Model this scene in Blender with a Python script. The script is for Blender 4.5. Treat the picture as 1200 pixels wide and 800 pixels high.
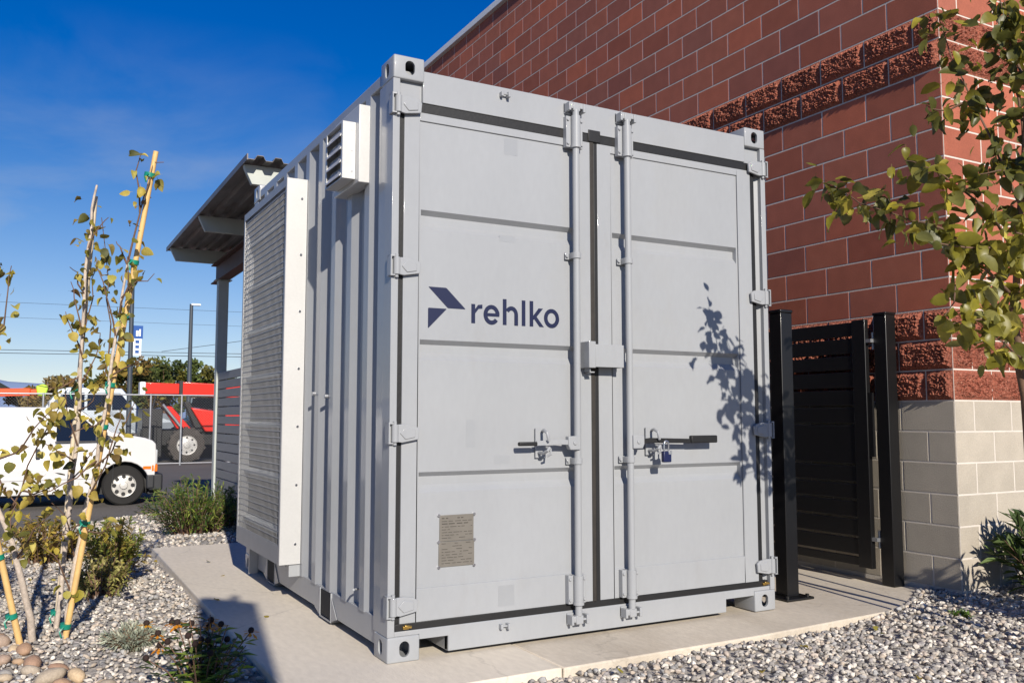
import bpy, bmesh, math, random
import numpy as np
from mathutils import Vector, Matrix, Euler, noise
R = math.radians
random.seed(7); rng = np.random.default_rng(11)
scene = bpy.context.scene
for o in list(bpy.data.objects): bpy.data.objects.remove(o)

# ------------------------------------------------------------------ camera
CAM = Vector((-1.518, -3.942, 1.133))
cd = bpy.data.cameras.new('camera'); cam = bpy.data.objects.new('camera', cd)
scene.collection.objects.link(cam)
cam.location = CAM
cam.rotation_euler = (R(90 + 4.859), 0, R(-28.876))
cd.sensor_width = 36; cd.lens = 31.187; cd.clip_start = .05; cd.clip_end = 6000
scene.camera = cam
# ------------------------------------------------------------------ sky and sun
SUN_AZ, SUN_EL = 9.6, 25.5          # shadows run toward +y, turned a little to +x
w = bpy.data.worlds.new('World'); scene.world = w; w.use_nodes = True
nt = w.node_tree; nt.nodes.clear()
def N(t, k, **kw):
    n = t.nodes.new(k)
    for a, b in kw.items(): setattr(n, a, b)
    return n
out = N(nt, 'ShaderNodeOutputWorld'); bg = N(nt, 'ShaderNodeBackground'); sky = N(nt, 'ShaderNodeTexSky')
sky.sky_type = 'NISHITA'; sky.sun_disc = False
sky.sun_elevation = R(SUN_EL); sky.sun_rotation = R(180 + SUN_AZ)
sky.altitude = 1300; sky.air_density = 1.0; sky.dust_density = 0; sky.ozone_density = 2.2
hs = N(nt, 'ShaderNodeHueSaturation'); hs.inputs['Value'].default_value = 1.12
nt.links.new(sky.outputs[0], hs.inputs['Color'])
tc = N(nt, 'ShaderNodeTexCoord'); sep = N(nt, 'ShaderNodeSeparateXYZ'); nt.links.new(tc.outputs['Generated'], sep.inputs[0])
sr = N(nt, 'ShaderNodeMapRange'); sr.inputs['From Max'].default_value = .38; sr.inputs['To Min'].default_value = .8; sr.inputs['To Max'].default_value = 1.5   # the clear sky pales toward the horizon
nt.links.new(sep.outputs['Z'], sr.inputs['Value']); nt.links.new(sr.outputs[0], hs.inputs['Saturation'])
mp = N(nt, 'ShaderNodeMapping'); mp.inputs['Scale'].default_value = (2.6, 2.6, 5.0); mp.inputs['Rotation'].default_value = (.12, .1, .5)
mp.inputs['Location'].default_value = (6.3, .2, 6.55)
nt.links.new(tc.outputs['Generated'], mp.inputs[0])
nz = N(nt, 'ShaderNodeTexNoise'); nz.inputs['Scale'].default_value = 1.7; nz.inputs['Detail'].default_value = 7; nz.inputs['Roughness'].default_value = .55; nz.inputs['Distortion'].default_value = .6
nt.links.new(mp.outputs[0], nz.inputs['Vector'])
cr = N(nt, 'ShaderNodeMapRange'); cr.inputs['From Min'].default_value = .455; cr.inputs['From Max'].default_value = .78; cr.inputs['To Max'].default_value = .6
nt.links.new(nz.outputs[0], cr.inputs['Value'])
el = N(nt, 'ShaderNodeMapRange'); el.inputs['From Min'].default_value = .4; el.inputs['From Max'].default_value = .08
nt.links.new(sep.outputs['Z'], el.inputs['Value'])
mul = N(nt, 'ShaderNodeMath', operation='MULTIPLY'); nt.links.new(cr.outputs[0], mul.inputs[0]); nt.links.new(el.outputs[0], mul.inputs[1])
mx = N(nt, 'ShaderNodeMix', data_type='RGBA'); nt.links.new(mul.outputs[0], mx.inputs['Factor'])
tm = N(nt, 'ShaderNodeMix', data_type='RGBA'); tf = N(nt, 'ShaderNodeMapRange'); tf.inputs['From Min'].default_value = .03; tf.inputs['From Max'].default_value = .45
nt.links.new(sep.outputs['Z'], tf.inputs['Value']); nt.links.new(tf.outputs[0], tm.inputs['Factor'])
tm.inputs['A'].default_value = (1.02, .98, 1.06, 1); tm.inputs['B'].default_value = (.45, .92, 1.42, 1)   # clear dry-air blue overhead
vm = N(nt, 'ShaderNodeVectorMath', operation='MULTIPLY'); nt.links.new(hs.outputs[0], vm.inputs[0]); nt.links.new(tm.outputs['Result'], vm.inputs[1])
nt.links.new(vm.outputs[0], mx.inputs['A']); mx.inputs['B'].default_value = (7.2, 7.6, 8.2, 1)
nt.links.new(mx.outputs['Result'], bg.inputs['Color']); bg.inputs['Strength'].default_value = .06
nt.links.new(bg.outputs[0], out.inputs[0])
sl = bpy.data.lights.new('sun', 'SUN'); sun = bpy.data.objects.new('sun', sl); scene.collection.objects.link(sun)
sl.energy = 5.0; sl.angle = R(.53); sl.color = (1, .925, .81)
sdir = Vector((math.sin(R(SUN_AZ)) * math.cos(R(SUN_EL)), math.cos(R(SUN_AZ)) * math.cos(R(SUN_EL)), -math.sin(R(SUN_EL))))
sun.rotation_euler = sdir.to_track_quat('-Z', 'Y').to_euler(); sun.location = (-4, -12, 9)
scene.view_settings.view_transform = 'Standard'; scene.view_settings.look = 'None'
scene.view_settings.exposure = .25; scene.view_settings.gamma = 1; scene.view_settings.use_curve_mapping = False

# ------------------------------------------------------------------ materials
def lin(h):
    c = [int(h[i:i + 2], 16) / 255 for i in (0, 2, 4)]
    return tuple((x / 12.92 if x < .04045 else ((x + .055) / 1.055) ** 2.4) for x in c) + (1,)
def mat(name, color, rough=.6, metal=0, var=.12, vscale=6, fine=0, fscale=60, bump=0, bscale=80, coat=0, crough=.1,
        spec=.5, rnd=0, attr=None, ramp=None, transl=0, dirt=None, stretch=None, emit=None, dirt2=None, crack=0):
    """procedural principled material; colour varies with world-space noise, optionally per object or per face"""
    m = bpy.data.materials.new(name); m.use_nodes = True; t = m.node_tree; L = t.links
    b = t.nodes['Principled BSDF']
    c = lin(color) if isinstance(color, str) else tuple(color) + (1,)
    g = N(t, 'ShaderNodeNewGeometry'); pos = g.outputs['Position']
    if stretch:
        mp = N(t, 'ShaderNodeMapping'); mp.inputs['Scale'].default_value = stretch; L.new(pos, mp.inputs[0]); pos = mp.outputs[0]
    if attr:
        a = N(t, 'ShaderNodeAttribute', attribute_name=attr); cur = a.outputs['Color']
    elif ramp:
        oi = N(t, 'ShaderNodeObjectInfo'); rp = N(t, 'ShaderNodeValToRGB'); L.new(oi.outputs['Random'], rp.inputs[0])
        rp.color_ramp.elements[0].color = lin(ramp[0]); rp.color_ramp.elements[1].color = lin(ramp[-1])
        for i, h in enumerate(ramp[1:-1]):
            e = rp.color_ramp.elements.new((i + 1) / (len(ramp) - 1)); e.color = lin(h)
        cur = rp.outputs[0]
    else:
        rgb = N(t, 'ShaderNodeRGB'); rgb.outputs[0].default_value = c; cur = rgb.outputs[0]
    def scale_by(cur, src, amt):
        mr = N(t, 'ShaderNodeMapRange'); mr.inputs['From Min'].default_value = .25; mr.inputs['From Max'].default_value = .75
        mr.inputs['To Min'].default_value = 1 - amt; mr.inputs['To Max'].default_value = 1 + amt; L.new(src, mr.inputs['Value'])
        mm = N(t, 'ShaderNodeVectorMath', operation='MULTIPLY'); L.new(cur, mm.inputs[0]); L.new(mr.outputs[0], mm.inputs[1]); return mm.outputs[0]
    if var:
        n = N(t, 'ShaderNodeTexNoise'); n.inputs['Scale'].default_value = vscale; n.inputs['Detail'].default_value = 6; L.new(pos, n.inputs['Vector'])
        cur = scale_by(cur, n.outputs[0], var)
    if fine:
        n = N(t, 'ShaderNodeTexNoise'); n.inputs['Scale'].default_value = fscale; n.inputs['Detail'].default_value = 3; L.new(pos, n.inputs['Vector'])
        cur = scale_by(cur, n.outputs[0], fine)
    if rnd:
        oi = N(t, 'ShaderNodeObjectInfo')
        mr = N(t, 'ShaderNodeMapRange'); mr.inputs['To Min'].default_value = 1 - rnd; mr.inputs['To Max'].default_value = 1 + rnd; L.new(oi.outputs['Random'], mr.inputs['Value'])
        mm = N(t, 'ShaderNodeVectorMath', operation='MULTIPLY'); L.new(cur, mm.inputs[0]); L.new(mr.outputs[0], mm.inputs[1]); cur = mm.outputs[0]
    if crack:
        n = N(t, 'ShaderNodeTexNoise'); n.inputs['Scale'].default_value = 5; n.inputs['Detail'].default_value = 4; L.new(g.outputs['Position'], n.inputs['Vector'])
        ad = N(t, 'ShaderNodeVectorMath', operation='MULTIPLY_ADD'); L.new(n.outputs['Color'], ad.inputs[0]); ad.inputs[1].default_value = (.25, .25, .25); L.new(g.outputs['Position'], ad.inputs[2])
        vo = N(t, 'ShaderNodeTexVoronoi', feature='DISTANCE_TO_EDGE'); vo.inputs['Scale'].default_value = crack; L.new(ad.outputs[0], vo.inputs['Vector'])
        mr = N(t, 'ShaderNodeMapRange'); mr.inputs['From Max'].default_value = .004; mr.inputs['To Min'].default_value = .84; mr.inputs['To Max'].default_value = 1; L.new(vo.outputs[0], mr.inputs['Value'])
        mm = N(t, 'ShaderNodeVectorMath', operation='MULTIPLY'); L.new(cur, mm.inputs[0]); L.new(mr.outputs[0], mm.inputs[1]); cur = mm.outputs[0]
    for dd in (dirt, dirt2):
        if not dd: continue
        dc, ds, lo, hi, amt = dd
        n = N(t, 'ShaderNodeTexNoise'); n.inputs['Scale'].default_value = ds; n.inputs['Detail'].default_value = 8; n.inputs['Roughness'].default_value = .65; L.new(pos, n.inputs['Vector'])
        mr = N(t, 'ShaderNodeMapRange'); mr.inputs['From Min'].default_value = lo; mr.inputs['From Max'].default_value = hi; mr.inputs['To Max'].default_value = amt; L.new(n.outputs[0], mr.inputs['Value'])
        mm = N(t, 'ShaderNodeMix', data_type='RGBA'); L.new(mr.outputs[0], mm.inputs['Factor']); L.new(cur, mm.inputs['A']); mm.inputs['B'].default_value = lin(dc); cur = mm.outputs['Result']
    L.new(cur, b.inputs['Base Color'])
    b.inputs['Roughness'].default_value = rough; b.inputs['Metallic'].default_value = metal
    b.inputs['Specular IOR Level'].default_value = spec
    b.inputs['Coat Weight'].default_value = coat; b.inputs['Coat Roughness'].default_value = crough
    if bump:
        n = N(t, 'ShaderNodeTexNoise'); n.inputs['Scale'].default_value = bscale; n.inputs['Detail'].default_value = 5; L.new(pos, n.inputs['Vector'])
        bp = N(t, 'ShaderNodeBump'); bp.inputs['Strength'].default_value = bump; bp.inputs['Distance'].default_value = .01; L.new(n.outputs[0], bp.inputs['Height']); L.new(bp.outputs[0], b.inputs['Normal'])
    if transl:
        tr = N(t, 'ShaderNodeBsdfTranslucent'); L.new(cur, tr.inputs['Color'])
        ms = N(t, 'ShaderNodeMixShader'); ms.inputs[0].default_value = transl
        L.new(b.outputs[0], ms.inputs[1]); L.new(tr.outputs[0], ms.inputs[2]); L.new(ms.outputs[0], t.nodes['Material Output'].inputs[0])
    if emit:
        b.inputs['Emission Color'].default_value = lin(emit[0]); b.inputs['Emission Strength'].default_value = emit[1]
    return m
M = {}
M['paint'] = mat('container_grey_paint', (.31, .321, .336), .38, stretch=(1, 1, .4), var=.045, vscale=2.6, fine=.02, fscale=40, bump=.03, bscale=18, spec=.22, coat=.38, crough=.05, dirt=('857f78', 4.5, .6, .84, .3), dirt2=('6a4a38', 34, .735, .78, .55))
M['paint2'] = mat('repainted_grey_patch', (.288, .299, .314), .34, var=.03, vscale=9, coat=.2)
M['rubber_and_shade'] = mat('black_rubber_and_shade', '161617', .55, var=.15, vscale=12, bump=.1, bscale=60)
M['gapbrown'] = mat('weathered_gasket_brown', '2b2723', .7, var=.25, vscale=14, fine=.15)
M['dark'] = mat('dark_interior', '17181a', .8)
M['alu'] = mat('mill_aluminium', (.52, .52, .515), .42, metal=.25, var=.04, vscale=3, fine=.03, fscale=90, bump=.015, bscale=30)
M['alumesh'] = mat('aluminium_grating', (.33, .33, .34), .45, metal=.3, var=.08, vscale=8)
M['galv'] = mat('galvanised_steel', (.42, .43, .45), .4, metal=.75, var=.15, vscale=14, fine=.1)
M['chrome'] = mat('polished_metal', (.75, .75, .77), .2, metal=1, var=.1, vscale=14)
M['navy'] = mat('navy_vinyl', '171d3c', .4, var=.03)
M['plate'] = mat('stamped_data_plate', '757068', .45, metal=.2, var=.1, vscale=14)
M['plateink'] = mat('plate_print', '45403b', .6, var=0)
M['brass'] = mat('brass', 'c9a55a', .3, metal=.9)
M['lockblue'] = mat('blue_padlock_case', '141d44', .4, var=.05)
M['concrete'] = mat('slab_concrete', (.68, .61, .505), .85, var=.09, vscale=1.6, fine=.07, fscale=35, stretch=(1, .35, 1), bump=.2, bscale=90, crack=.42, dirt=('a89c8a', 2.0, .6, .85, .5))
M['concrete2'] = mat('older_slab_concrete', (.55, .485, .395), .88, var=.12, vscale=2.2, fine=.08, fscale=40, stretch=(1, .4, 1), bump=.24, bscale=90, crack=.5, dirt=('9a8a72', 2.6, .5, .8, .5))
M['mortar'] = mat('pale_mortar', (.58, .53, .47), .9, var=.1, vscale=8, bump=.2, bscale=90)
M['redblock'] = mat('smooth_red_block', (.36, .094, .049), .82, ramp=['a25a42', '95513d', 'a86149', '8a4f41', '9b5a47', 'ad5e43', '8f5646', 'a05640'], var=.1, vscale=9, fine=.13, fscale=130, bump=.14, bscale=170, rnd=.1, dirt=('8a6656', 4.5, .56, .85, .3))
M['redsplit'] = mat('split_face_red_block', (.27, .078, .045), .9, var=.22, vscale=30, fine=.42, fscale=110, bump=1.0, bscale=100, rnd=.1, dirt=('c89880', 85, .54, .68, .6))
M['greyblock'] = mat('grey_concrete_block', (.405, .36, .295), .9, var=.09, vscale=6, fine=.1, fscale=120, bump=.22, bscale=130, rnd=.06, dirt=('6f675a', 26, .68, .82, .4))
M['coping'] = mat('white_metal_coping', (.72, .73, .74), .4, var=.03)
M['black'] = mat('black_powder_coat', '08080a', .45, var=.1, vscale=5, coat=.15)
M['steelgrey'] = mat('grey_painted_steel', (.33, .36, .36), .5, var=.06)
M['steelpale'] = mat('pale_grey_primer', (.42, .45, .42), .55, var=.06)
M['roofmetal'] = mat('corrugated_roof_steel', (.14, .125, .12), .45, metal=.4, var=.25, vscale=3, dirt=('5a3a30', 1.2, .5, .7, .7))
M['girder'] = mat('red_oxide_steel', '4a2a22', .6, var=.15)
M['slatgrey'] = mat('grey_composite_slat', (.16, .165, .175), .6, var=.08, vscale=4, stretch=(1, 1, 8), rnd=.06)
M['asphalt'] = mat('asphalt', (.105, .095, .088), .9, var=.16, vscale=.8, fine=.16, fscale=20, bump=.2, bscale=60, dirt=('6f665c', .5, .5, .8, .35))
M['soil'] = mat('dry_ground', (.22, .18, .14), .95, var=.2, vscale=.3)
M['bed'] = mat('gravel_bed_fines', (.37, .34, .305), .95, var=.2, vscale=7, fine=.4, fscale=70, bump=.8, bscale=55)
M['stone'] = mat('grey_gravel', (.3, .3, .3), .85, attr='Col', var=.12, vscale=40, fine=.12, fscale=200, bump=.25, bscale=120)
M['cobble'] = mat('river_cobble', 'a08c78', .8, ramp=['8d8a86', 'a99b88', 'c2ab8a', '9a7a64', 'b9b2a6', 'd0c4b0'], var=.14, vscale=20, fine=.14, fscale=120, bump=.25, bscale=80)
M['bamboo'] = mat('bamboo', 'd3ae72', .55, var=.14, vscale=9, fine=.08, fscale=50)
M['bamboo2'] = mat('bleached_bamboo', 'c9b9a0', .6, var=.14, vscale=9, fine=.08)
M['bark'] = mat('pale_birch_bark', 'b8aa9c', .8, var=.22, vscale=16, fine=.2, fscale=60, bump=.3, bscale=60)
M['bark2'] = mat('brown_bark', '6a5140', .85, var=.25, vscale=20, bump=.3, bscale=60)
M['tie'] = mat('green_plastic_tie', '14806a', .4, var=.1)
M['leafdry'] = mat('drying_leaf', 'a09040', .6, ramp=['5a5c30', '8c883a', 'b8a83f', '80683a', 'cbb650', '6a5230', 'a8a046', 'd4c468', 'bca848'], var=.2, vscale=45, transl=.42)
M['leafgreen'] = mat('glossy_leaf', '4a5c20', .4, ramp=['4a4c1e', '726e28', '989032', 'bfb044', '6e7040', 'a09c5a', '5a5c2c', 'd2c45c', '86822e'], var=.18, vscale=40, transl=.45)
M['foliage'] = mat('shrub_foliage', '3c5020', .6, attr='Col', var=.15, vscale=12, transl=.25)
M['white'] = mat('white_vehicle_paint', (.6, .6, .61), .25, var=.02, coat=.38, crough=.05)
M['glass'] = mat('tinted_vehicle_glass', '14181c', .06, spec=.8, var=.05)
M['bumper'] = mat('charcoal_plastic', '24262b', .6, var=.08)
M['tyre'] = mat('tyre_rubber', '1c1b1b', .85, var=.2, vscale=8, bump=.2, bscale=30)
M['dustytyre'] = mat('dusty_tyre_rubber', '4b4642', .95, var=.25, vscale=5, bump=.3, bscale=14)
M['amber'] = mat('amber_lens', 'e0701a', .3, var=.05)
M['lens'] = mat('clear_lens', 'b8bcc0', .15, var=.05)
M['red'] = mat('red_machine_paint', 'd5230f', .35, var=.05, vscale=2, coat=.3)
M['orange'] = mat('orange_machine_paint', 'f0501a', .4, var=.05, vscale=2)
M['lime'] = mat('lime_cover', 'b4dc3c', .5, var=.1)
M['machdark'] = mat('black_machine_paint', '1a1a1c', .5, var=.2, vscale=3)
M['navycar'] = mat('dark_vehicle_paint', '1b2430', .25, coat=.6, crough=.05, var=.03)
M['silvercar'] = mat('silver_vehicle_paint', '8a929a', .3, metal=.4, coat=.5, var=.03)
M['rim'] = mat('wheel_rim', 'c4c2be', .4, metal=.2, var=.15, vscale=8)
M['wire'] = mat('galvanised_wire', '7d7f80', .5, metal=.4, var=.1)
M['cable'] = mat('power_cable', '2b3038', .7)
M['polegrey'] = mat('dark_pole_paint', '3a424b', .5, var=.06)
M['banner'] = mat('blue_banner', '1c4f96', .7, var=.06)
M['bannerwhite'] = mat('white_print', 'e6e8ea', .7, var=.02)
M['rooftile'] = mat('dark_shingle_roof', '2c312c', .8, var=.15)
M['housewall'] = mat('pale_house_wall', 'b5aca0', .8, var=.08)
M['mountain'] = mat('haze_blue_mountain', '8397b8', .95, var=.12, vscale=.012)  # blue of the air haze is put into this base colour
M['lampglass'] = mat('lamp_lens', 'e8eef2', .2, var=.02)
M['petal'] = mat('orange_petal', 'd8821c', .55, ramp=['c9741a', 'e0a024', 'd8881c'], var=.15, vscale=60, transl=.3)
M['seedhead'] = mat('dark_seed_head', '2a1a14', .85, var=.2, vscale=60, bump=.5, bscale=200)

# ------------------------------------------------------------------ mesh helpers
col = scene.collection
ORG = {}
def tag(o, label=None, cat=None, group=None, kind=None):
    if label: o['label'] = label
    if cat: o['category'] = cat
    if group: o['group'] = group
    if kind: o['kind'] = kind
    return o
def thing(name, loc, label, cat, group=None):
    e = bpy.data.objects.new(name, None); e.empty_display_size = .1; e.location = loc; col.objects.link(e); ORG[e] = Vector(loc)
    return tag(e, label, cat, group)
def link(name, me, parent=None, loc=None, rot=None):
    o = bpy.data.objects.new(name, me); col.objects.link(o)
    if parent is not None:
        o.parent = parent; ORG[o] = ORG[parent].copy()
    else: ORG[o] = Vector((0, 0, 0))
    if loc is not None:
        o.location = Vector(loc) - (ORG[parent] if parent is not None else Vector((0, 0, 0)))
        ORG[o] = Vector(loc)
    if rot is not None: o.rotation_euler = rot
    return o
class MB:
    def __init__(s): s.v = []; s.f = []; s.c = []; s.col = None
    def add(s, vs, fs):
        b = len(s.v); s.v += [tuple(x) for x in vs]; s.f += [tuple(i + b for i in f) for f in fs]
        if s.col: s.c += [s.col] * len(fs)
        return s
    def box(s, x0, x1, y0, y1, z0, z1):
        x0, x1 = min(x0, x1), max(x0, x1); y0, y1 = min(y0, y1), max(y0, y1); z0, z1 = min(z0, z1), max(z0, z1)
        return s.add([(x0, y0, z0), (x1, y0, z0), (x1, y1, z0), (x0, y1, z0), (x0, y0, z1), (x1, y0, z1), (x1, y1, z1), (x0, y1, z1)],
                     [(0, 3, 2, 1), (4, 5, 6, 7), (0, 1, 5, 4), (1, 2, 6, 5), (2, 3, 7, 6), (3, 0, 4, 7)])
    def prism(s, poly, axis, a, b):
        """poly: 2-D outline; axis 'x': (y,z), 'y': (x,z), 'z': (x,y), extruded from a to b"""
        def P(p, t): return {'x': (t, p[0], p[1]), 'y': (p[0], t, p[1]), 'z': (p[0], p[1], t)}[axis]
        n = len(poly); vs = [P(p, a) for p in poly] + [P(p, b) for p in poly]
        fs = [tuple(range(n - 1, -1, -1)), tuple(range(n, 2 * n))] + [(i, (i + 1) % n, n + (i + 1) % n, n + i) for i in range(n)]
        return s.add(vs, fs)
    def tube(s, pts, rad, n=8, cap=True):
        pts = [Vector(p) for p in pts]; m = len(pts)
        if not isinstance(rad, (list, tuple)): rad = [rad] * m
        vs = []; up = None
        for i, p in enumerate(pts):
            d = (pts[min(i + 1, m - 1)] - pts[max(i - 1, 0)]).normalized()
            if up is None: up = d.orthogonal().normalized()
            u = (up - d * up.dot(d))
            u = u.normalized() if u.length > 1e-6 else d.orthogonal().normalized()
            up = u; v = d.cross(u)
            for k in range(n):
                a = 2 * math.pi * k / n; vs.append(p + (u * math.cos(a) + v * math.sin(a)) * rad[i])
        fs = [(i * n + k, i * n + (k + 1) % n, (i + 1) * n + (k + 1) % n, (i + 1) * n + k) for i in range(m - 1) for k in range(n)]
        if cap: fs += [tuple(range(n - 1, -1, -1)), tuple((m - 1) * n + k for k in range(n))]
        return s.add(vs, fs)
    def cyl(s, p0, p1, r, n=16): return s.tube([p0, p1], r, n)
    def lathe(s, prof, c, axis='y', n=28, cap=True):
        """prof: (radius, offset along axis) pairs round centre c"""
        vs = []
        for r, h in prof:
            for k in range(n):
                a = 2 * math.pi * k / n; p, q = r * math.cos(a), r * math.sin(a)
                d = {'y': (p, h, q), 'x': (h, p, q), 'z': (p, q, h)}[axis]
                vs.append((c[0] + d[0], c[1] + d[1], c[2] + d[2]))
        m = len(prof)
        fs = [(i * n + k, i * n + (k + 1) % n, (i + 1) * n + (k + 1) % n, (i + 1) * n + k) for i in range(m - 1) for k in range(n)]
        if cap and prof[0][0] > 1e-6: fs.append(tuple(range(n)))
        if cap and prof[-1][0] > 1e-6: fs.append(tuple((m - 1) * n + k for k in range(n)))
        return s.add(vs, fs)
    def mesh(s, name, mt, org=Vector((0, 0, 0)), bevel=0, seg=2, smooth=None, recalc=True):
        me = bpy.data.meshes.new(name)
        me.from_pydata([(v[0] - org[0], v[1] - org[1], v[2] - org[2]) for v in s.v], [], s.f)
        if s.c:
            at = me.attributes.new('Col', 'FLOAT_COLOR', 'FACE'); at.data.foreach_set('color', np.array(s.c, dtype=np.float32).ravel())
        if bevel or recalc:
            bm = bmesh.new(); bm.from_mesh(me)
            if recalc: bmesh.ops.recalc_face_normals(bm, faces=bm.faces)
            if bevel:
                bmesh.ops.remove_doubles(bm, verts=bm.verts, dist=1e-5)
                ed = [e for e in bm.edges if len(e.link_faces) == 2 and e.calc_face_angle(0) > R(28)]
                rb = bmesh.ops.bevel(bm, geom=ed, offset=bevel, segments=seg, affect='EDGES', clamp_overlap=True, profile=.5)
                for f in rb['faces']: f.smooth = True      # only the rounded edges are smooth; the flats stay flat
            bm.to_mesh(me); bm.free()
        if smooth is None: smooth = 0
        if smooth:
            me.polygons.foreach_set('use_smooth', [True] * len(me.polygons)); me.set_sharp_from_angle(angle=R(smooth))
        me.materials.append(mt); return me
    def build(s, name, mt, parent=None, **kw):
        org = ORG[parent] if parent is not None else Vector((0, 0, 0))
        return link(name, s.mesh(name, mt, org, **kw), parent)
def struct(name, mb, mt, **kw): return tag(mb.build(name, mt, **kw), kind='structure')

# ------------------------------------------------------------------ ground
def sm(t): t = max(0., min(1., t)); return t * t * (3 - 2 * t)
def gz(x, y):
    """height of the planting bed: nearly level round the slab, falling toward the lot"""
    return -.034 - .2 * sm((y - 4) / 4.5) + .012 * math.sin(3.1 * x + 1.3 * y) * math.cos(2.3 * y - x) + .03 * sm((x - 2.4) / .7) * sm((y + 1.4) / .8) + .1 * sm((x - 3.85) / 1.0) * sm((y + 1.5) / 1.0)
CURB = [(-9, -3), (-5, 1.6), (-3, 4.9), (-1.75, 7.15), (-1.1, 8.45), (-.5, 9.1), (.4, 9.95), (1.3, 10.9), (3.2, 12.4), (8, 16)]
def beyond_curb(x, y):
    for (x0, y0), (x1, y1) in zip(CURB, CURB[1:]):
        if x0 <= x <= x1: return y > y0 + (y1 - y0) * (x - x0) / (x1 - x0)
    return x < CURB[0][0]
struct('ground', MB().add([(-2500, -400, -.44), (2500, -400, -.44), (2500, 3000, -.44), (-2500, 3000, -.44)], [(0, 1, 2, 3)]), M['soil'])
struct('parking_lot', MB().add([(-90, -60, -.4), (110, -60, -.4), (110, 31, -.4), (-90, 31, -.4)], [(0, 1, 2, 3)]), M['asphalt'])
struct('street', MB().box(-90, 110, 31.2, 48, -.43, .12), M['asphalt'])
bedm = MB(); step = .12; idx = {}
nx, ny = int(14.4 / step), int(21 / step)
for i in range(nx):
    for j in range(ny):
        x, y = -8 + i * step, -8 + j * step
        if beyond_curb(x + step / 2, y + step / 2): continue
        if -.35 < x < 3.6 and -.2 < y < 4.2: continue
        q = []
        for a, b in ((0, 0), (1, 0), (1, 1), (0, 1)):
            k = (i + a, j + b)
            if k not in idx:
                X, Y = -8 + k[0] * step, -8 + k[1] * step
                idx[k] = len(bedm.v); bedm.v.append((X, Y, gz(X, Y) - .012))
            q.append(idx[k])
        bedm.f.append(tuple(q))
struct('gravel_bed', bedm, M['bed'], smooth=60)
cb = MB()
for (x0, y0), (x1, y1) in zip(CURB[1:], CURB[2:]):
    d = Vector((x1 - x0, y1 - y0, 0)).normalized(); n = Vector((-d.y, d.x, 0)) * .075
    a, b = Vector((x0, y0, 0)), Vector((x1, y1, 0))
    cb.add([a - n + Vector((0, 0, -.43)), b - n + Vector((0, 0, -.43)), b + n + Vector((0, 0, -.43)), a + n + Vector((0, 0, -.43)),
            a - n + Vector((0, 0, -.235)), b - n + Vector((0, 0, -.235)), b + n + Vector((0, 0, -.235)), a + n + Vector((0, 0, -.235))],
           [(0, 3, 2, 1), (4, 5, 6, 7), (0, 1, 5, 4), (1, 2, 6, 5), (2, 3, 7, 6), (3, 0, 4, 7)])
struct('curb', cb, M['concrete'], bevel=.015)
# concrete pad in two pours with a tooled joint
struct('concrete_slab', MB().prism([(-.508, -.44), (.684, -.425), (.684, 4.42), (-.48, 4.42)], 'z', -.14, 0), M['concrete'], bevel=.008)
struct('concrete_walkway', MB().prism([(.692, -.425), (1.9, -.41), (3.05, -.34), (3.45, -.24), (3.79, -.08), (3.79, 4.42), (.692, 4.42)], 'z', -.14, -.003), M['concrete2'], bevel=.008)

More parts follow.
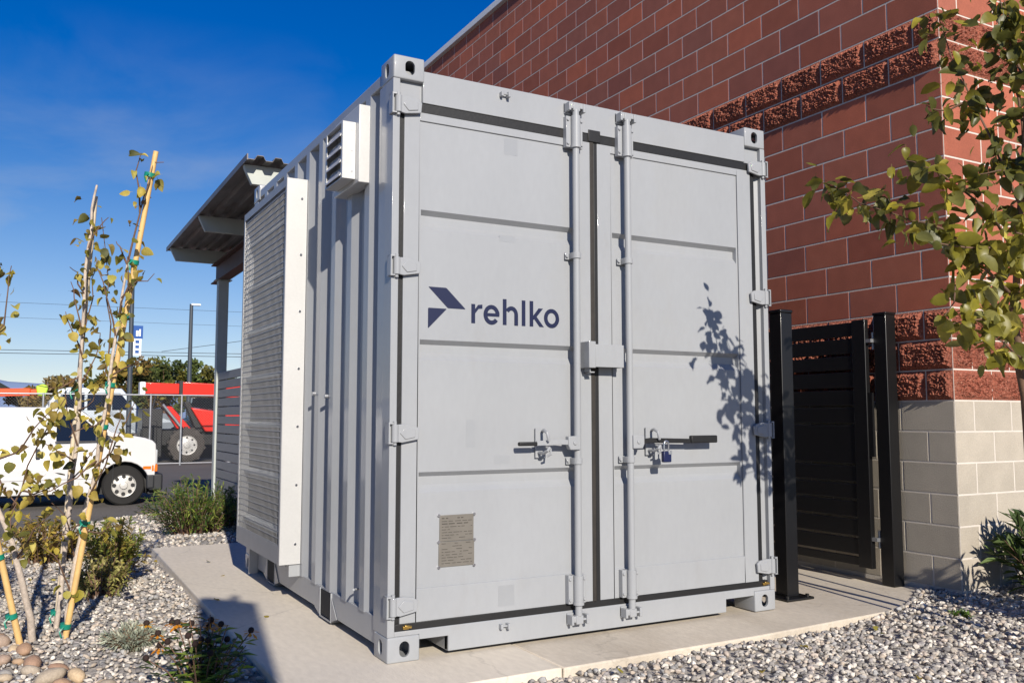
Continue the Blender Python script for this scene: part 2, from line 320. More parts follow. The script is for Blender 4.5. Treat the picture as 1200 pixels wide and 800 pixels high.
# ------------------------------------------------------------------ gravel (loose stones, far too many to count)
def ico(sub):
    bm = bmesh.new(); bmesh.ops.create_icosphere(bm, subdivisions=sub, radius=1)
    v = np.array([x.co[:] for x in bm.verts]); f = np.array([[q.index for q in p.verts] for p in bm.faces]); bm.free(); return v, f
ICO1, ICO2 = ico(1), ico(2)
GCOL = np.array([lin(h)[:3] for h in ('8f8d8b', 'a3a19e', '7b7a7a', 'b5b3b0', '949290', '6c6b6d', 'a49f99', 'bfbdba', '848285', '989088', '77787b', 'a8a09a', '8a8c90')])
def stones(name, pts, size, base, flat, label, cols=GCOL, lift=.3):
    """one mesh of many irregular stones at pts (n,3); size (n,) half-length"""
    V0, F0 = base; n = len(pts); k = len(V0)
    ax = rng.uniform(.6, 1.15, (n, 1, 3)); ax[:, :, 2] *= flat
    v = V0[None] * (1 + rng.normal(0, .14, (n, k, 1))) * ax * size[:, None, None]
    # random chop planes give the stones flat facets
    for _ in range(6):
        d = rng.normal(size=(n, 3)); d /= np.linalg.norm(d, axis=1, keepdims=True)
        h = (v * d[:, None]).sum(2); lim = size[:, None] * rng.uniform(.3, .68, (n, 1))
        over = np.maximum(h - lim, 0); v -= over[:, :, None] * d[:, None]
    th = rng.uniform(0, 2 * math.pi, n); tl = rng.normal(0, .35, n)
    c, s_ = np.cos(tl), np.sin(tl); y, z = v[:, :, 1] * c[:, None] - v[:, :, 2] * s_[:, None], v[:, :, 1] * s_[:, None] + v[:, :, 2] * c[:, None]
    v[:, :, 1], v[:, :, 2] = y, z
    c, s_ = np.cos(th), np.sin(th); x, y = v[:, :, 0] * c[:, None] - v[:, :, 1] * s_[:, None], v[:, :, 0] * s_[:, None] + v[:, :, 1] * c[:, None]
    v[:, :, 0], v[:, :, 1] = x, y
    v += pts[:, None]; v[:, :, 2] += (size * flat * lift)[:, None]
    f = (F0[None] + (np.arange(n) * k)[:, None, None]).reshape(-1, 3)
    me = bpy.data.meshes.new(name); me.vertices.add(n * k); me.vertices.foreach_set('co', v.astype(np.float32).ravel())
    me.loops.add(len(f) * 3); me.loops.foreach_set('vertex_index', f.astype(np.int32).ravel())
    me.polygons.add(len(f)); me.polygons.foreach_set('loop_start', np.arange(0, len(f) * 3, 3, dtype=np.int32))
    me.update(calc_edges=True)
    cc = cols[rng.integers(0, len(cols), n)] * rng.uniform(1.1, 1.5, (n, 1)) * np.array([[1.05, .99, .9]]); cc = np.repeat(np.c_[cc, np.ones(n)], len(F0), 0)
    a = me.attributes.new('Col', 'FLOAT_COLOR', 'FACE'); a.data.foreach_set('color', cc.astype(np.float32).ravel())
    me.materials.append(M['stone']); me.validate()
    o = bpy.data.objects.new(name, me); col.objects.link(o)
    return tag(o, label, 'gravel', kind='stuff')
def scatter(n, x0, x1, y0, y1, keep):
    p = np.c_[rng.uniform(x0, x1, n), rng.uniform(y0, y1, n)]
    p = p[[keep(a, b) for a, b in p]]
    return np.c_[p, [gz(a, b) for a, b in p]]
def edge_y(x): return -.44 + .02 * (x > .7) + .09 * sm((x - 1.9) / 1.2) + .32 * sm((x - 2.95) / .9) if x < 3.8 else -.27
pr = scatter(18000, -.55, 5.6, -2.1, .05, lambda x, y: y < edge_y(x) - .012)
stones('right_gravel', pr, rng.uniform(.008, .023, len(pr)), ICO2, .6, 'loose grey crushed gravel between the front slab edge and the camera')
pl = scatter(15500, -2.7, -.5, -1.6, 4.2, lambda x, y: x < -.52 and not beyond_curb(x, y))
stones('left_gravel', pl, rng.uniform(.009, .022, len(pl)), ICO2, .58, 'loose grey gravel in the planting bed left of the slab')
pf = scatter(9000, -3.4, 2.4, 4.2, 10.6, lambda x, y: not beyond_curb(x + .1, y + .1) and (y > 4.44 or x < -.5))
stones('rear_gravel', pf, rng.uniform(.016, .036, len(pf)), ICO1, .7, 'loose pale gravel behind the slab toward the parking lot')
# tan river cobbles: things that can be lifted one by one
cobs = []
for k in range(5):
    V0, F0 = ICO2; b = MB()
    ax = (1, random.uniform(.65, .85), random.uniform(.5, .68))
    b.add([tuple(v[i] * ax[i] * (1 + .12 * noise.noise(Vector(v) * 1.3 + Vector((k * 7, 0, 0)))) for i in range(3)) for v in V0], [tuple(f) for f in F0])
    cobs.append(b.mesh('cobble', M['cobble'], smooth=80))
cp = []
tries = 0
while len(cp) < 62 and tries < 4000:
    tries += 1
    x, y = random.uniform(-2.1, -1.12), random.uniform(.2, 1.55); r = random.choice((.03, .035, .045, .05, .06, .07))
    if x > -1.2 - .35 * (y - .6): continue
    if all((x - a) ** 2 + (y - b) ** 2 > (.72 * (r + c)) ** 2 for a, b, c in cp) and abs(x + 1.47) + abs(y - 1.32) > .06: cp.append((x, y, r))
for x, y, r in cp:
    o = link('river_cobble', random.choice(cobs), None, (x, y, gz(x, y) + r * .3), (random.uniform(-.3, .3), random.uniform(-.3, .3), random.uniform(0, 6.3)))
    o.scale = (r, r, r)
    tag(o, 'rounded river cobble in the patch at the foot of the leftmost staked tree', 'cobble', 'river cobbles in the planting bed corner')

# ------------------------------------------------------------------ block building
BX, BY, Z0, CH, BL = 3.80, -.265, .02, .2035, .406
NC, ZT = 32, .02 + 32 * .2035
bld = thing('block_building', (BX, BY, 0), 'red concrete block building with grey base courses and rough bands behind the container', 'building')
J = .010
core = MB().box(BX + .0018, BX + 5.2, BY + .0018, 13.5, -.4, ZT)
core.build('wall', M['mortar'], bld)
cap = MB().box(BX - .05, BX + 5.3, BY - .05, 13.55, ZT + .002, ZT + .09)
cap.build('coping', M['coping'], bld, bevel=.006)
def block_mesh(l, rough, seed, mt):
    """front face toward -y, from x=0 to l, z=0 to CH; faces recessed joints on all sides"""
    b = MB(); h = CH - J; w_ = l - J; e = .0025
    if not rough:
        x0, x1, z0, z1 = J / 2, l - J / 2, J / 2, CH - J / 2
        b.add([(x0 + e, 0, z0 + e), (x1 - e, 0, z0 + e), (x1 - e, 0, z1 - e), (x0 + e, 0, z1 - e), (x0, e, z0), (x1, e, z0), (x1, e, z1), (x0, e, z1),
               (x0, .02, z0), (x1, .02, z0), (x1, .02, z1), (x0, .02, z1)],
              [(0, 1, 2, 3), (4, 5, 1, 0), (5, 6, 2, 1), (6, 7, 3, 2), (7, 4, 0, 3), (8, 9, 5, 4), (9, 10, 6, 5), (10, 11, 7, 6), (11, 8, 4, 7)])
        return b.mesh('block', mt, recalc=False)
    nx_, nz_ = max(6, int(56 * l / BL)), 28; vs = []
    for j in range(nz_ + 1):
        for i in range(nx_ + 1):
            u, t = i / nx_, j / nz_
            d = min(u * w_, (1 - u) * w_, t * h, (1 - t) * h)
            k = sm(d / .035)
            x, z = J / 2 + u * w_, J / 2 + t * h
            p = Vector((x * 14 + seed * 9.1, z * 14, seed))
            y = -.008 * k - .012 * k * (.5 + .5 * noise.noise(p * .8)) - .020 * k * (.55 - abs(noise.noise(p * 2.6))) - .024 * k * abs(noise.noise(p * 6.3 + Vector((3, 1, 9)))) - .013 * k * noise.noise(p * 14)
            vs.append((x, y, z))
    n1 = nx_ + 1
    fs = [(j * n1 + i, j * n1 + i + 1, (j + 1) * n1 + i + 1, (j + 1) * n1 + i) for j in range(nz_) for i in range(nx_)]
    b.add(vs, fs)
    for ring in ([i for i in range(n1)], [nz_ * n1 + i for i in range(n1)], [j * n1 for j in range(nz_ + 1)], [j * n1 + nx_ for j in range(nz_ + 1)]):
        for a, c in zip(ring, ring[1:]):
            pa, pc = vs[a], vs[c]; b.add([pa, pc, (pc[0], .02, pc[2]), (pa[0], .02, pa[2])], [(0, 1, 2, 3)])
    return b.mesh('block', mt, recalc=False, smooth=0)
BM = {}
for l in (BL, BL / 2):
    BM[('redblock', l)] = [block_mesh(l, False, 0, M['redblock'])]
    BM[('greyblock', l)] = [block_mesh(l, False, 0, M['greyblock'])]
    BM[('redsplit', l)] = [block_mesh(l, True, s_, M['redsplit']) for s_ in range(5)]
def kind_of(i):
    return 'greyblock' if i < 6 else 'redsplit' if i in (6, 7, 8, 17, 18) else 'redblock'
FWD = Vector((math.sin(R(28.876)) * math.cos(R(4.859)), math.cos(R(28.876)) * math.cos(R(4.859)), math.sin(R(4.859))))
RGT = Vector((math.cos(R(28.876)), -math.sin(R(28.876)), 0)); UPV = RGT.cross(FWD)
def seen(p, big):
    """rough on-screen size of a block, 0 where the container or the frame hides it"""
    d = Vector(p) - CAM; z = d.dot(FWD)
    if z < .5: return 0
    if abs(d.dot(RGT) / z) > .59 or abs(d.dot(UPV) / z) > .40: return 0
    for k in range(1, 60):      # march through the container's box
        q = CAM + d * (k / 60)
        if 0 < q.x < 2.44 and 0 < q.y < 2.96 and q.z < 2.87: return 0
    return big / z
blocks = []
for i in range(NC):
    z = Z0 + i * CH; kd = kind_of(i)
    # wall facing the container (-x): runs back along +y; odd courses start with a full block
    y = BY; first = BL if i % 2 else BL / 2
    while y < 12.5:
        l = first if y == BY else BL
        c = (BX, y + l / 2, z + CH / 2); blocks.append((seen(c, l * .35), kd, l, 'side', y, z)); y += l
    # sunlit wall facing the camera (-y)
    x = BX; first = BL / 2 if i % 2 else BL
    while x < BX + 4.2:
        l = first if x == BX else BL
        c = (x + l / 2, BY, z + CH / 2); blocks.append((seen(c, l * .8), kd, l, 'front', x, z)); x += l
blocks.sort(key=lambda b: -b[0])
def block_matrix(side, a, z, l):
    if side == 'front': return Matrix.Translation((a, BY, z))
    return Matrix.Translation((BX, a + l, z)) @ Matrix.Rotation(R(-90), 4, 'Z')
rest = {}
for n_, (s_, kd, l, side, a, z) in enumerate(blocks):
    mats = BM[(kd, l)]; me = mats[random.randrange(len(mats))]
    mw = block_matrix(side, a, z, l)
    if n_ < 300 and s_ > 0:
        o = bpy.data.objects.new('block', me); col.objects.link(o); o.parent = bld
        o.matrix_local = Matrix.Translation(-ORG[bld]) @ mw
    else: rest.setdefault(kd, []).append((me, mw))
for kd, lst in rest.items():
    b = MB()
    for me, mw in lst:
        b.add([mw @ v.co for v in me.vertices], [tuple(p.vertices) for p in me.polygons])
    o = b.build('remaining_blocks', M[kd], bld, recalc=False); o['kind'] = 'stuff'

# ------------------------------------------------------------------ shipping container (10 ft high cube, doors toward the camera)
W, H, L = 2.438, 2.896, 2.96
con = thing('shipping_container', (W / 2, L / 2, 0), 'light grey steel shipping container with double doors standing on the concrete slab', 'container')
P_ = M['paint']
# corner castings with oval lashing holes
def stadium(cx, cy, rx, ry, n=10):
    pts = []
    if ry >= rx:
        for k in range(n + 1): a = math.pi * k / n; pts.append((cx + rx * math.cos(a), cy + (ry - rx) + rx * math.sin(a)))
        for k in range(n + 1): a = math.pi + math.pi * k / n; pts.append((cx + rx * math.cos(a), cy - (ry - rx) + rx * math.sin(a)))
    return pts
def casting_mesh():
    a = bpy.data.objects.new('casting_tmp', MB().box(0, .162, 0, .178, 0, .118).mesh('casting_tmp', P_, bevel=.008, seg=3)); col.objects.link(a)
    inner = MB().box(.014, .148, .014, .164, .014, .104)
    front = MB().prism(stadium(.085, .060, .0255, .036), 'y', -.02, .08)
    side = MB().prism(stadium(.092, .060, .0255, .036), 'x', -.02, .08)
    for cut in (inner, front, side):
        c = bpy.data.objects.new('cut_tmp', cut.mesh('cut_tmp', P_)); col.objects.link(c)
        md = a.modifiers.new('b', 'BOOLEAN'); md.operation = 'DIFFERENCE'; md.solver = 'EXACT'; md.object = c
        bpy.context.view_layer.update()
        me = bpy.data.meshes.new_from_object(a.evaluated_get(bpy.context.evaluated_depsgraph_get()))
        a.modifiers.clear(); a.data = me; bpy.data.objects.remove(c)
    me = a.data; bpy.data.objects.remove(a); me.name = 'corner_casting'
    me.materials.clear(); me.materials.append(P_)
    me.polygons.foreach_set('use_smooth', [True] * len(me.polygons)); me.set_sharp_from_angle(angle=R(30))
    return me
cm = casting_mesh()
for ix in (0, 1):
    for iy in (0, 1):
        for iz in (0, 1):
            o = link('corner_casting', cm, con, (W if ix else 0, L if iy else 0, H - .118 if iz else 0))
            o.scale = (-1 if ix else 1, -1 if iy else 1, 1)
# corner posts: outer side plate, front lip, with the hinge gap between lip and door
for ix in (0, 1):
    X = (lambda t: W - t) if ix else (lambda t: t)
    p = MB().prism([(X(.0), .003), (X(.036), .003), (X(.036), .03), (X(.075), .05), (X(.075), .09), (X(.02), .095), (X(.02), .195), (X(.05), .195), (X(.05), .2), (X(.004), .2), (X(.0), .1)], 'z', .118, H - .118)
    p.build('corner_post', P_, con, bevel=.004)
    MB().prism([(X(.004), L - .003), (X(.16), L - .003), (X(.16), L - .05), (X(.05), L - .05), (X(.05), L - .12), (X(.004), L - .12)], 'z', .118, H - .118).build('corner_post', P_, con, bevel=.004)
# top and bottom side rails
for ix in (0, 1):
    X = (lambda t: W - t) if ix else (lambda t: t)
    r = MB().box(X(.006), X(.066), .178, L - .178, H - .105, H - .045); r.build('top_rail', P_, con, bevel=.005)
    r = MB().prism([(X(.012), .05), (X(.06), .05), (X(.06), .056), (X(.018), .056), (X(.018), .172), (X(.06), .172), (X(.06), .178), (X(.012), .178)], 'y', .178, L - .178)
    r.build('bottom_rail', P_, con, bevel=.002)
# fork pockets in the left bottom rail, each with two cheek plates and a gusset
for y0 in (.87, 2.1):
    MB().box(.004, .3, y0, y0 + .008, .022, .172).box(.004, .3, y0 + .2, y0 + .208, .022, .172).box(.004, .3, y0, y0 + .208, .014, .022).build('fork_pocket', P_, con, bevel=.002)
    MB().box(.0085, .0105, y0 + .01, y0 + .198, .03, .168).build('pocket_shade_plate', M['dark'], con)  # dark plate stands in for the shade inside the pocket
    MB().prism([(y0 - .1, .05), (y0, .02), (y0, .15)], 'x', .006, .0095).prism([(y0 + .308, .05), (y0 + .208, .02), (y0 + .208, .15)], 'x', .006, .0095).build('gusset', P_, con)
# corrugated side walls
def corrugated(x_out, x_in, y_first, y_end, z0, z1):
    ys = []; y = y_first - .278 * 1
    prof = [(.2, x_in)]
    while y < y_end:
        for dy, xx in ((0, x_in), (.068, x_out), (.140, x_out), (.208, x_in)):
            if .2 < y + dy < y_end: prof.append((y + dy, xx))
        y += .278
    prof.append((y_end, x_in))
    b = MB()
    vs = [(x, y, z0) for y, x in prof] + [(x, y, z1) for y, x in prof]; n = len(prof)
    b.add(vs, [(i, i + 1, n + i + 1, n + i) for i in range(n - 1)])
    return b
corrugated(.006, .042, .553, L - .12, .172, H - .1).build('side_panel', P_, con, recalc=False, smooth=20)
corrugated(W - .006, W - .042, .553, L - .12, .172, H - .1).build('side_panel', P_, con, recalc=False, smooth=20)
MB().box(.05, W - .05, L - .05, L - .04, .1, H - .1).build('end_wall', P_, con)
MB().box(.02, W - .02, .06, L - .06, H - .07, H - .052).build('roof', P_, con)
MB().box(.06, W - .06, .06, L - .06, .14, .17).build('floor', M['bumper'], con)
for k in range(6):
    MB().box(.06, W - .06, .35 + k * .45, .39 + k * .45, .05, .139).build('cross_member', P_, con)
# front header and sill
MB().prism([(.008, 2.678), (.05, 2.678), (.05, 2.832), (.20, 2.838), (.20, 2.846), (.012, 2.840), (.008, 2.832)], 'x', .158, W - .158).build('door_header', P_, con, bevel=.003)
MB().box(.036, W - .036, .03, .05, 2.655, 2.777).build('header_backing', P_, con)
MB().prism([(.162, .118), (.162, .094), (.312, .094), (.312, .022), (2.06, .022), (2.06, .094), (2.276, .094), (2.276, .118), (2.4, .118), (2.4, .14), (.036, .14), (.036, .118)], 'y', .006, .05).build('door_sill', P_, con, bevel=.003)
MB().box(.312, .318, .02, .5, .022, .12).box(2.054, 2.06, .02, .5, .022, .12).build('sill_pocket', P_, con)
MB().box(.04, W - .04, .075, .08, .13, H - .1).build('door_backing', M['dark'], con)
# doors
ZD0, ZD1 = .172, 2.630
RIBS = (2.145, 1.507, .87)
def rib_profile(z0, z1, yo):
    """(z, y) from top to bottom: flat skin with pressed-in horizontal ribs"""
    p = [(z1, yo)]
    for r in RIBS: p += [(r, yo), (r - .022, yo + .030), (r - .062, yo + .030), (r - .098, yo)]
    return p + [(z0, yo)]
def make_door(xl, xr, pl, pr_, label):
    F = .012
    d = MB()
    # frame: stiles and rails
    d.box(xl, pl, F, .05, ZD0, ZD1); d.box(pr_, xr, F, .05, ZD0, ZD1)
    d.box(pl, pr_, F, .05, 2.588, ZD1); d.box(pl, pr_, F, .05, ZD0, .325)
    o = d.build('door', P_, con, bevel=.0025)
    prof = rib_profile(.325, 2.588, F + .008)
    s = MB(); n = len(prof)
    i0, i1 = pl + .012, pr_ - .012
    s.add([(i0, y, z) for z, y in prof] + [(i1, y, z) for z, y in prof], [(i, i + 1, n + i + 1, n + i) for i in range(n - 1)])
    # pressed rib ends and the welded flange round the skin
    for r in RIBS:
        for x in (i0, i1):
            yo = F + .008
            s.add([(x, yo, r), (x, yo + .03, r - .022), (x, yo + .03, r - .062), (x, yo, r - .098)], [(0, 1, 2, 3)])
    yo = F + .008
    s.add([(pl, yo, 2.588), (i0, yo, 2.588), (i0, yo, .325), (pl, yo, .325), (i1, yo, 2.588), (pr_, yo, 2.588), (pr_, yo, .325), (i1, yo, .325)], [(0, 1, 2, 3), (4, 5, 6, 7)])
    s.build('door_skin', P_, o, recalc=False)
    tag(o, label); return o
dl = make_door(.064, 1.148, .145, 1.075, 'left door leaf with the navy logo and data plate')
dr = make_door(1.196, 2.322, 1.285, 2.215, 'right door leaf with the padlocked handle')
# gaskets
g = MB()
g.box(.037, .066, .022, .04, .14, 2.675).box(2.320, 2.356, .016, .04, .14, 2.675)
g.box(.04, 2.39, .011, .045, ZD1 - .002, 2.676).box(.04, 2.39, .010, .045, .141, ZD0 + .002)
g.build('door_gasket', M['rubber_and_shade'], con, bevel=.003)
MB().box(1.1475, 1.172, .010, .05, .165, 2.655).build('centre_gasket', M['gapbrown'], con, bevel=.004)
MB().box(1.1725, 1.1965, .014, .05, .165, 2.65).build('centre_gasket', M['rubber_and_shade'], con, bevel=.004)
MB().box(1.135, 1.215, .004, .03, 2.632, 2.70).build('gasket_flap', M['rubber_and_shade'], con, bevel=.004)
# hinges
def hinge_meshes(sgn):
    X = (lambda t: sgn * t)
    leaf = MB().prism([(X(.002), -.04), (X(.035), -.045), (X(.085), -.036), (X(.118), -.03), (X(.122), .02), (X(.1), .036), (X(.05), .043), (X(.002), .04)], 'y', -.013, .002)
    leaf.prism([(X(.022), .0), (X(.05), .028), (X(.1), .018), (X(.1), -.02), (X(.05), -.03)], 'y', -.018, -.010)
    leaf.cyl((0, -.006, -.043), (0, -.006, .041), .0175, 14)
    lug = MB().prism([(X(-.012), -.02), (X(-.034), -.016), (X(-.034), .03), (X(-.012), .03)], 'z', -.05, -.044).prism([(X(-.012), -.02), (X(-.034), -.016), (X(-.034), .03), (X(-.012), .03)], 'z', .042, .05)
    lug.box(X(-.034), X(-.028), -.016, .03, -.05, .05)
    pin = MB().cyl((0, -.006, -.056), (0, -.006, .056), .009, 10)
    return leaf.mesh('hinge', P_, bevel=.003), lug.mesh('lug', P_, bevel=.0015), pin.mesh('pin', P_, smooth=40)
for door, xh, sg in ((dl, .024, 1), (dr, W - .026, -1)):
    a, b, c = hinge_meshes(sg)
    for z in (2.647, 1.853, 1.057, .257):
        h = link('hinge', a, door, (xh, 0, z)); 
        for nm, me in (('lug', b), ('pin', c)):
            q = bpy.data.objects.new(nm, me); col.objects.link(q); q.parent = con; q.location = Vector((xh, 0, z)) - ORG[con]
# locking bars
def locking_bar(door, x, hdir):
    y = -.034; r = .0185
    b = MB().cyl((x, y, .12), (x, y, 2.775), r, 20)
    bar = b.build('locking_bar', P_, door, smooth=40)
    for z0, z1 in ((2.572, 2.742), (.178, .322)):
        s = MB().cyl((x, y, z0), (x, y, z1), .026, 20).cyl((x, y, z0 - .004), (x, y, z0 + .012), .029, 20)
        s.build('bearing_sleeve', P_, bar, smooth=40)
        k = MB().box(x - .052, x - .022, y + .012, .011, z0, z1).box(x + .022, x + .052, y + .012, .011, z0, z1).box(x - .03, x + .03, y + .018, .011, z0, z1)
        for zz in (z0 + .02, z1 - .02):
            for sx in (-.043, .043): k.cyl((x + sx, y + .013, zz), (x + sx, y + .004, zz), .008, 8)
        k.build('bearing_plate', P_, bar, bevel=.002)
    for z in (1.985, .905, 1.52):
        k = MB().box(x - .046, x + .046, .004, .0115, z - .018, z + .018).cyl((x, y, z - .016), (x, y, z + .016), .0245, 18)
        for sx in (-.038, .038): k.cyl((x + sx, .006, z), (x + sx, -.006, z), .009, 8)
        k.box(x - .0245, x - .019, y, .006, z - .016, z + .016).box(x + .019, x + .0245, y, .006, z - .016, z + .016)
        if z != 1.52: k.build('bar_bracket', P_, bar, bevel=.0015)
    for zc, s_ in ((2.79, 1), (.1, -1)):
        k = MB().box(x - .022, x + .022, y - .014, y + .02, zc - .022, zc + .022)
        k.box(x + .012, x + .05, y - .01, y + .016, zc - .006, zc + .026 * s_ if s_ > 0 else zc + .006).cyl((x - .028, y, zc - .012), (x - .028, y, zc + .02), .013, 10)
        k.build('cam', P_, bar, bevel=.004)
        k = MB().box(x - .05, x - .036, y - .016, .008, zc - .024, zc + .024).box(x + .04, x + .056, y - .016, .008, zc - .024, zc + .024).box(x - .05, x + .056, -.004, .008, zc - .03, zc + .03)
        k.build('cam_keeper', P_, con, bevel=.003)
    return bar
bl_ = locking_bar(dl, 1.028, -1); br_ = locking_bar(dr, 1.366, 1)
# handles: a hub on the bar, a flat lever and a grip
def lever(bar, x, d, x1, grip, gm, lm=P_, top=.03):
    z = 1.0
    MB().prism([(x + d * .0, z - .036), (x + d * .062, z - .036), (x + d * .074, z - .012), (x + d * .074, z + .034), (x + d * .0, z + .036)], 'y', -.064, -.03).cyl((x + d * .035, -.07, z), (x + d * .035, -.06, z), .012, 10).build('handle_hub', P_, bar, bevel=.004)
    a = x + d * .06; b = x1 - d * grip
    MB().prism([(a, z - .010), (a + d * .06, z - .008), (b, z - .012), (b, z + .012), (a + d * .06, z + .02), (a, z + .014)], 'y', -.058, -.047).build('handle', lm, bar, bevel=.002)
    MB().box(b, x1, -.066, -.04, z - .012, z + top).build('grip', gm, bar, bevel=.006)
lever(bl_, 1.028, -1, .664, .105, M['rubber_and_shade'], top=.008); lever(br_, 1.366, 1, 1.955, .19, M['rubber_and_shade'], M['rubber_and_shade'])  # black of left grip and right lever stands in for shade there
def catch(door, x):
    z = 1.0
    k = MB().box(x - .03, x + .03, .004, .0125, z - .075, z + .075)
    k.tube([(x + .012, .004, z + .06), (x, -.03, z + .066), (x - .006, -.072, z + .052), (x - .004, -.078, z + .03), (x + .004, -.072, z + .012)], .008, 8)
    k.tube([(x - .012, .004, z - .05), (x - .012, -.05, z - .05), (x - .006, -.078, z - .036), (x + .006, -.078, z - .02)], .008, 8)
    k.tube([(x + .01, -.03, z - .02), (x + .018, -.066, z - .03), (x + .014, -.074, z - .055), (x, -.06, z - .066)], .006, 8)
    k.build('handle_catch', P_, door, smooth=40)
catch(dl, .826); catch(dr, 1.53)
# weld-on lock box bridging the doors
lb = MB().box(1.118, 1.30, -.075, -.07, 1.395, 1.515).box(1.118, 1.123, -.07, .012, 1.395, 1.53).box(1.295, 1.30, -.07, .012, 1.395, 1.515).box(1.123, 1.295, -.07, .012, 1.510, 1.515)
lock_box = lb.build('lock_box', P_, con, bevel=.002)
MB().box(1.075, 1.117, -.078, .012, 1.39, 1.53).build('lock_sleeve', P_, lock_box, bevel=.003)
MB().box(1.298, 1.312, -.03, .012, 1.40, 1.505).box(1.094, 1.125, -.055, .0, 1.365, 1.372).box(1.094, 1.099, -.055, 0, 1.365, 1.392).build('lock_bracket', P_, lock_box, bevel=.002)
# studs left where two more bars once sat
for z in (2.795, .107):
    MB().box(.585, .598, -.02, .012, z - .012, z + .012).box(.622, .636, -.026, .012, z - .014, z + .014).cyl((.59, -.012, z + .002), (.632, -.012, z + .002), .005, 8).build('keeper_stub', P_, con, bevel=.003)
# brass coloured drain plugs showing in the lower corners
for x in (.078, 2.345):
    MB().box(x, x + .03, -.002, .02, .148, .162).cyl((x + .005, -.004, .165), (x + .04, -.006, .158), .007, 8).build('corner_seal', M['brass'], con, bevel=.003)
# paint patches over removed stickers (flat)
for x0, x1, z0, z1 in ((.592, .684, 2.03, 2.062), (.408, .46, .985, 1.12), (.564, .655, .898, .94), (.585, .675, .20, .30), (.62, .70, 2.49, 2.578)):
    yy = .0195 if .33 < z0 < 2.55 else .0115
    MB().box(x0, x1, yy, yy + .001, z0, z1).build('sticker_patch', M['paint2'], dl)
# data plate
dp = MB().box(.263, .453, .0150, .0197, .415, .534).box(.267, .449, .0150, .0197, .536, .661).build('data_plate', M['plate'], dl, bevel=.0015)
pk = MB(); zz = .645; rr = random.Random(4)
for k in range(17):
    zz = .645 - k * .0133
    if .527 < zz < .54: continue
    x = .278
    while x < .438:
        wd = rr.uniform(.008, .034); 
        if rr.random() < .78: pk.box(x, min(x + wd, .441), .0144, .0152, zz - .0016, zz + (.0034 if k in (0, 2) else .0014))
        x += wd + rr.uniform(.004, .012)
pk.build('stamped_lines', M['plateink'], dp)['kind'] = 'stuff'
for x, z in ((.262, .661), (.452, .659), (.262, .535), (.454, .536), (.264, .415), (.452, .413)):
    MB().cyl((x, .0125, z), (x, .018, z), .0075, 10).build('rivet', M['chrome'], dp, smooth=40)
# navy logo: arrow mark and the word rehlko, flat vinyl
YL = .0187
def flat(name, polys, m=M['navy'], par=dl):
    b = MB()
    for i, p in enumerate(polys): b.prism(p, 'y', YL - .00004 * i, YL + .0012)
    return b.build(name, m, par)
def rnd_poly(p, r=.006, n=3):
    o = []; m = len(p)
    for i in range(m):
        a, b, c = Vector(p[i - 1]), Vector(p[i]), Vector(p[(i + 1) % m])
        u, v = (a - b).normalized() * r, (c - b).normalized() * r
        for k in range(n + 1):
            t = k / n; q = (b + u) * (1 - t) ** 2 + b * 2 * t * (1 - t) + (b + v) * t * t; o.append((q.x, q.y))
    return o
flat('logo_mark', [rnd_poly([(.199, 1.768), (.296, 1.768), (.403, 1.667), (.305, 1.667)]), rnd_poly([(.199, 1.664), (.300, 1.664), (.199, 1.562)])])
def arc_band(cx, cz, rx, rz, wd, a0, a1, n=26):
    q = [R(a0 + (a1 - a0) * k / n) for k in range(n + 1)]
    return [[(cx + rx * math.cos(a), cz + rz * math.sin(a)), (cx + rx * math.cos(b), cz + rz * math.sin(b)), (cx + (rx - wd) * math.cos(b), cz + (rz - wd) * math.sin(b)), (cx + (rx - wd) * math.cos(a), cz + (rz - wd) * math.sin(a))] for a, b in zip(q, q[1:])]
def rect(x0, x1, z0, z1): return [[(x0, z0), (x1, z0), (x1, z1), (x0, z1)]]
S = .0215; B0, XT, AT = 1.600, 1.697, 1.733
flat('letter', rect(.434, .434 + S, B0, XT) + [[(.4555, 1.650), (.4555, 1.672), (.472, 1.694), (.496, 1.697), (.496, 1.676), (.475, 1.674)]])
flat('letter', arc_band(.548, 1.648, .0455, .0505, S, 22, 322) + [[(.592, 1.640), (.592, 1.656), (.582, 1.675), (.57, 1.662), (.5705, 1.656), (.524, 1.656), (.524, 1.640)]] + arc_band(.548, 1.648, .0455, .0505, S, -1, 24, 6))
flat('letter', rect(.613, .613 + S, B0, AT) + arc_band(.663, 1.655, .0385, .043, S, 0, 150) + rect(.680, .7015, B0, 1.656))
flat('letter', rect(.724, .724 + S, B0, AT))
flat('letter', rect(.771, .771 + S, B0, AT) + [[(.7925, 1.634), (.7925, 1.657), (.825, XT), (.8515, XT), (.814, 1.653)], [(.806, 1.662), (.8205, 1.643), (.857, B0), (.8305, B0), (.797, 1.640)]])
flat('letter', arc_band(.904, 1.648, .0465, .0505, S, 0, 360, 40))

# aluminium guard box with open grating over the condenser
X0, Y0, Y1, GZ0, GZ1 = -.122, 1.485, 2.69, .245, 2.62
A = M['alu']
gb = MB()
gb.box(X0, .004, Y0, Y0 + .004, GZ0, GZ1).box(X0, .004, Y1 - .004, Y1, GZ0, GZ1).box(X0, .004, Y0 + .004, Y1 - .004, GZ1 - .004, GZ1).box(X0, .004, Y0 + .004, Y1 - .004, GZ0, GZ0 + .004)
guard = gb.build('grating_guard', A, con)
MB().box(X0 - .004, X0, Y0, Y0 + .03, GZ0, GZ1).box(X0 - .004, X0, Y1 - .03, Y1, GZ0, GZ1).box(X0 - .004, X0, Y0 + .03, Y1 - .03, GZ1 - .05, GZ1).box(X0 - .004, X0, Y0 + .03, Y1 - .03, GZ0, GZ0 + .11).build('guard_frame', M['alumesh'], guard)
gr = MB(); z = GZ0 + .11
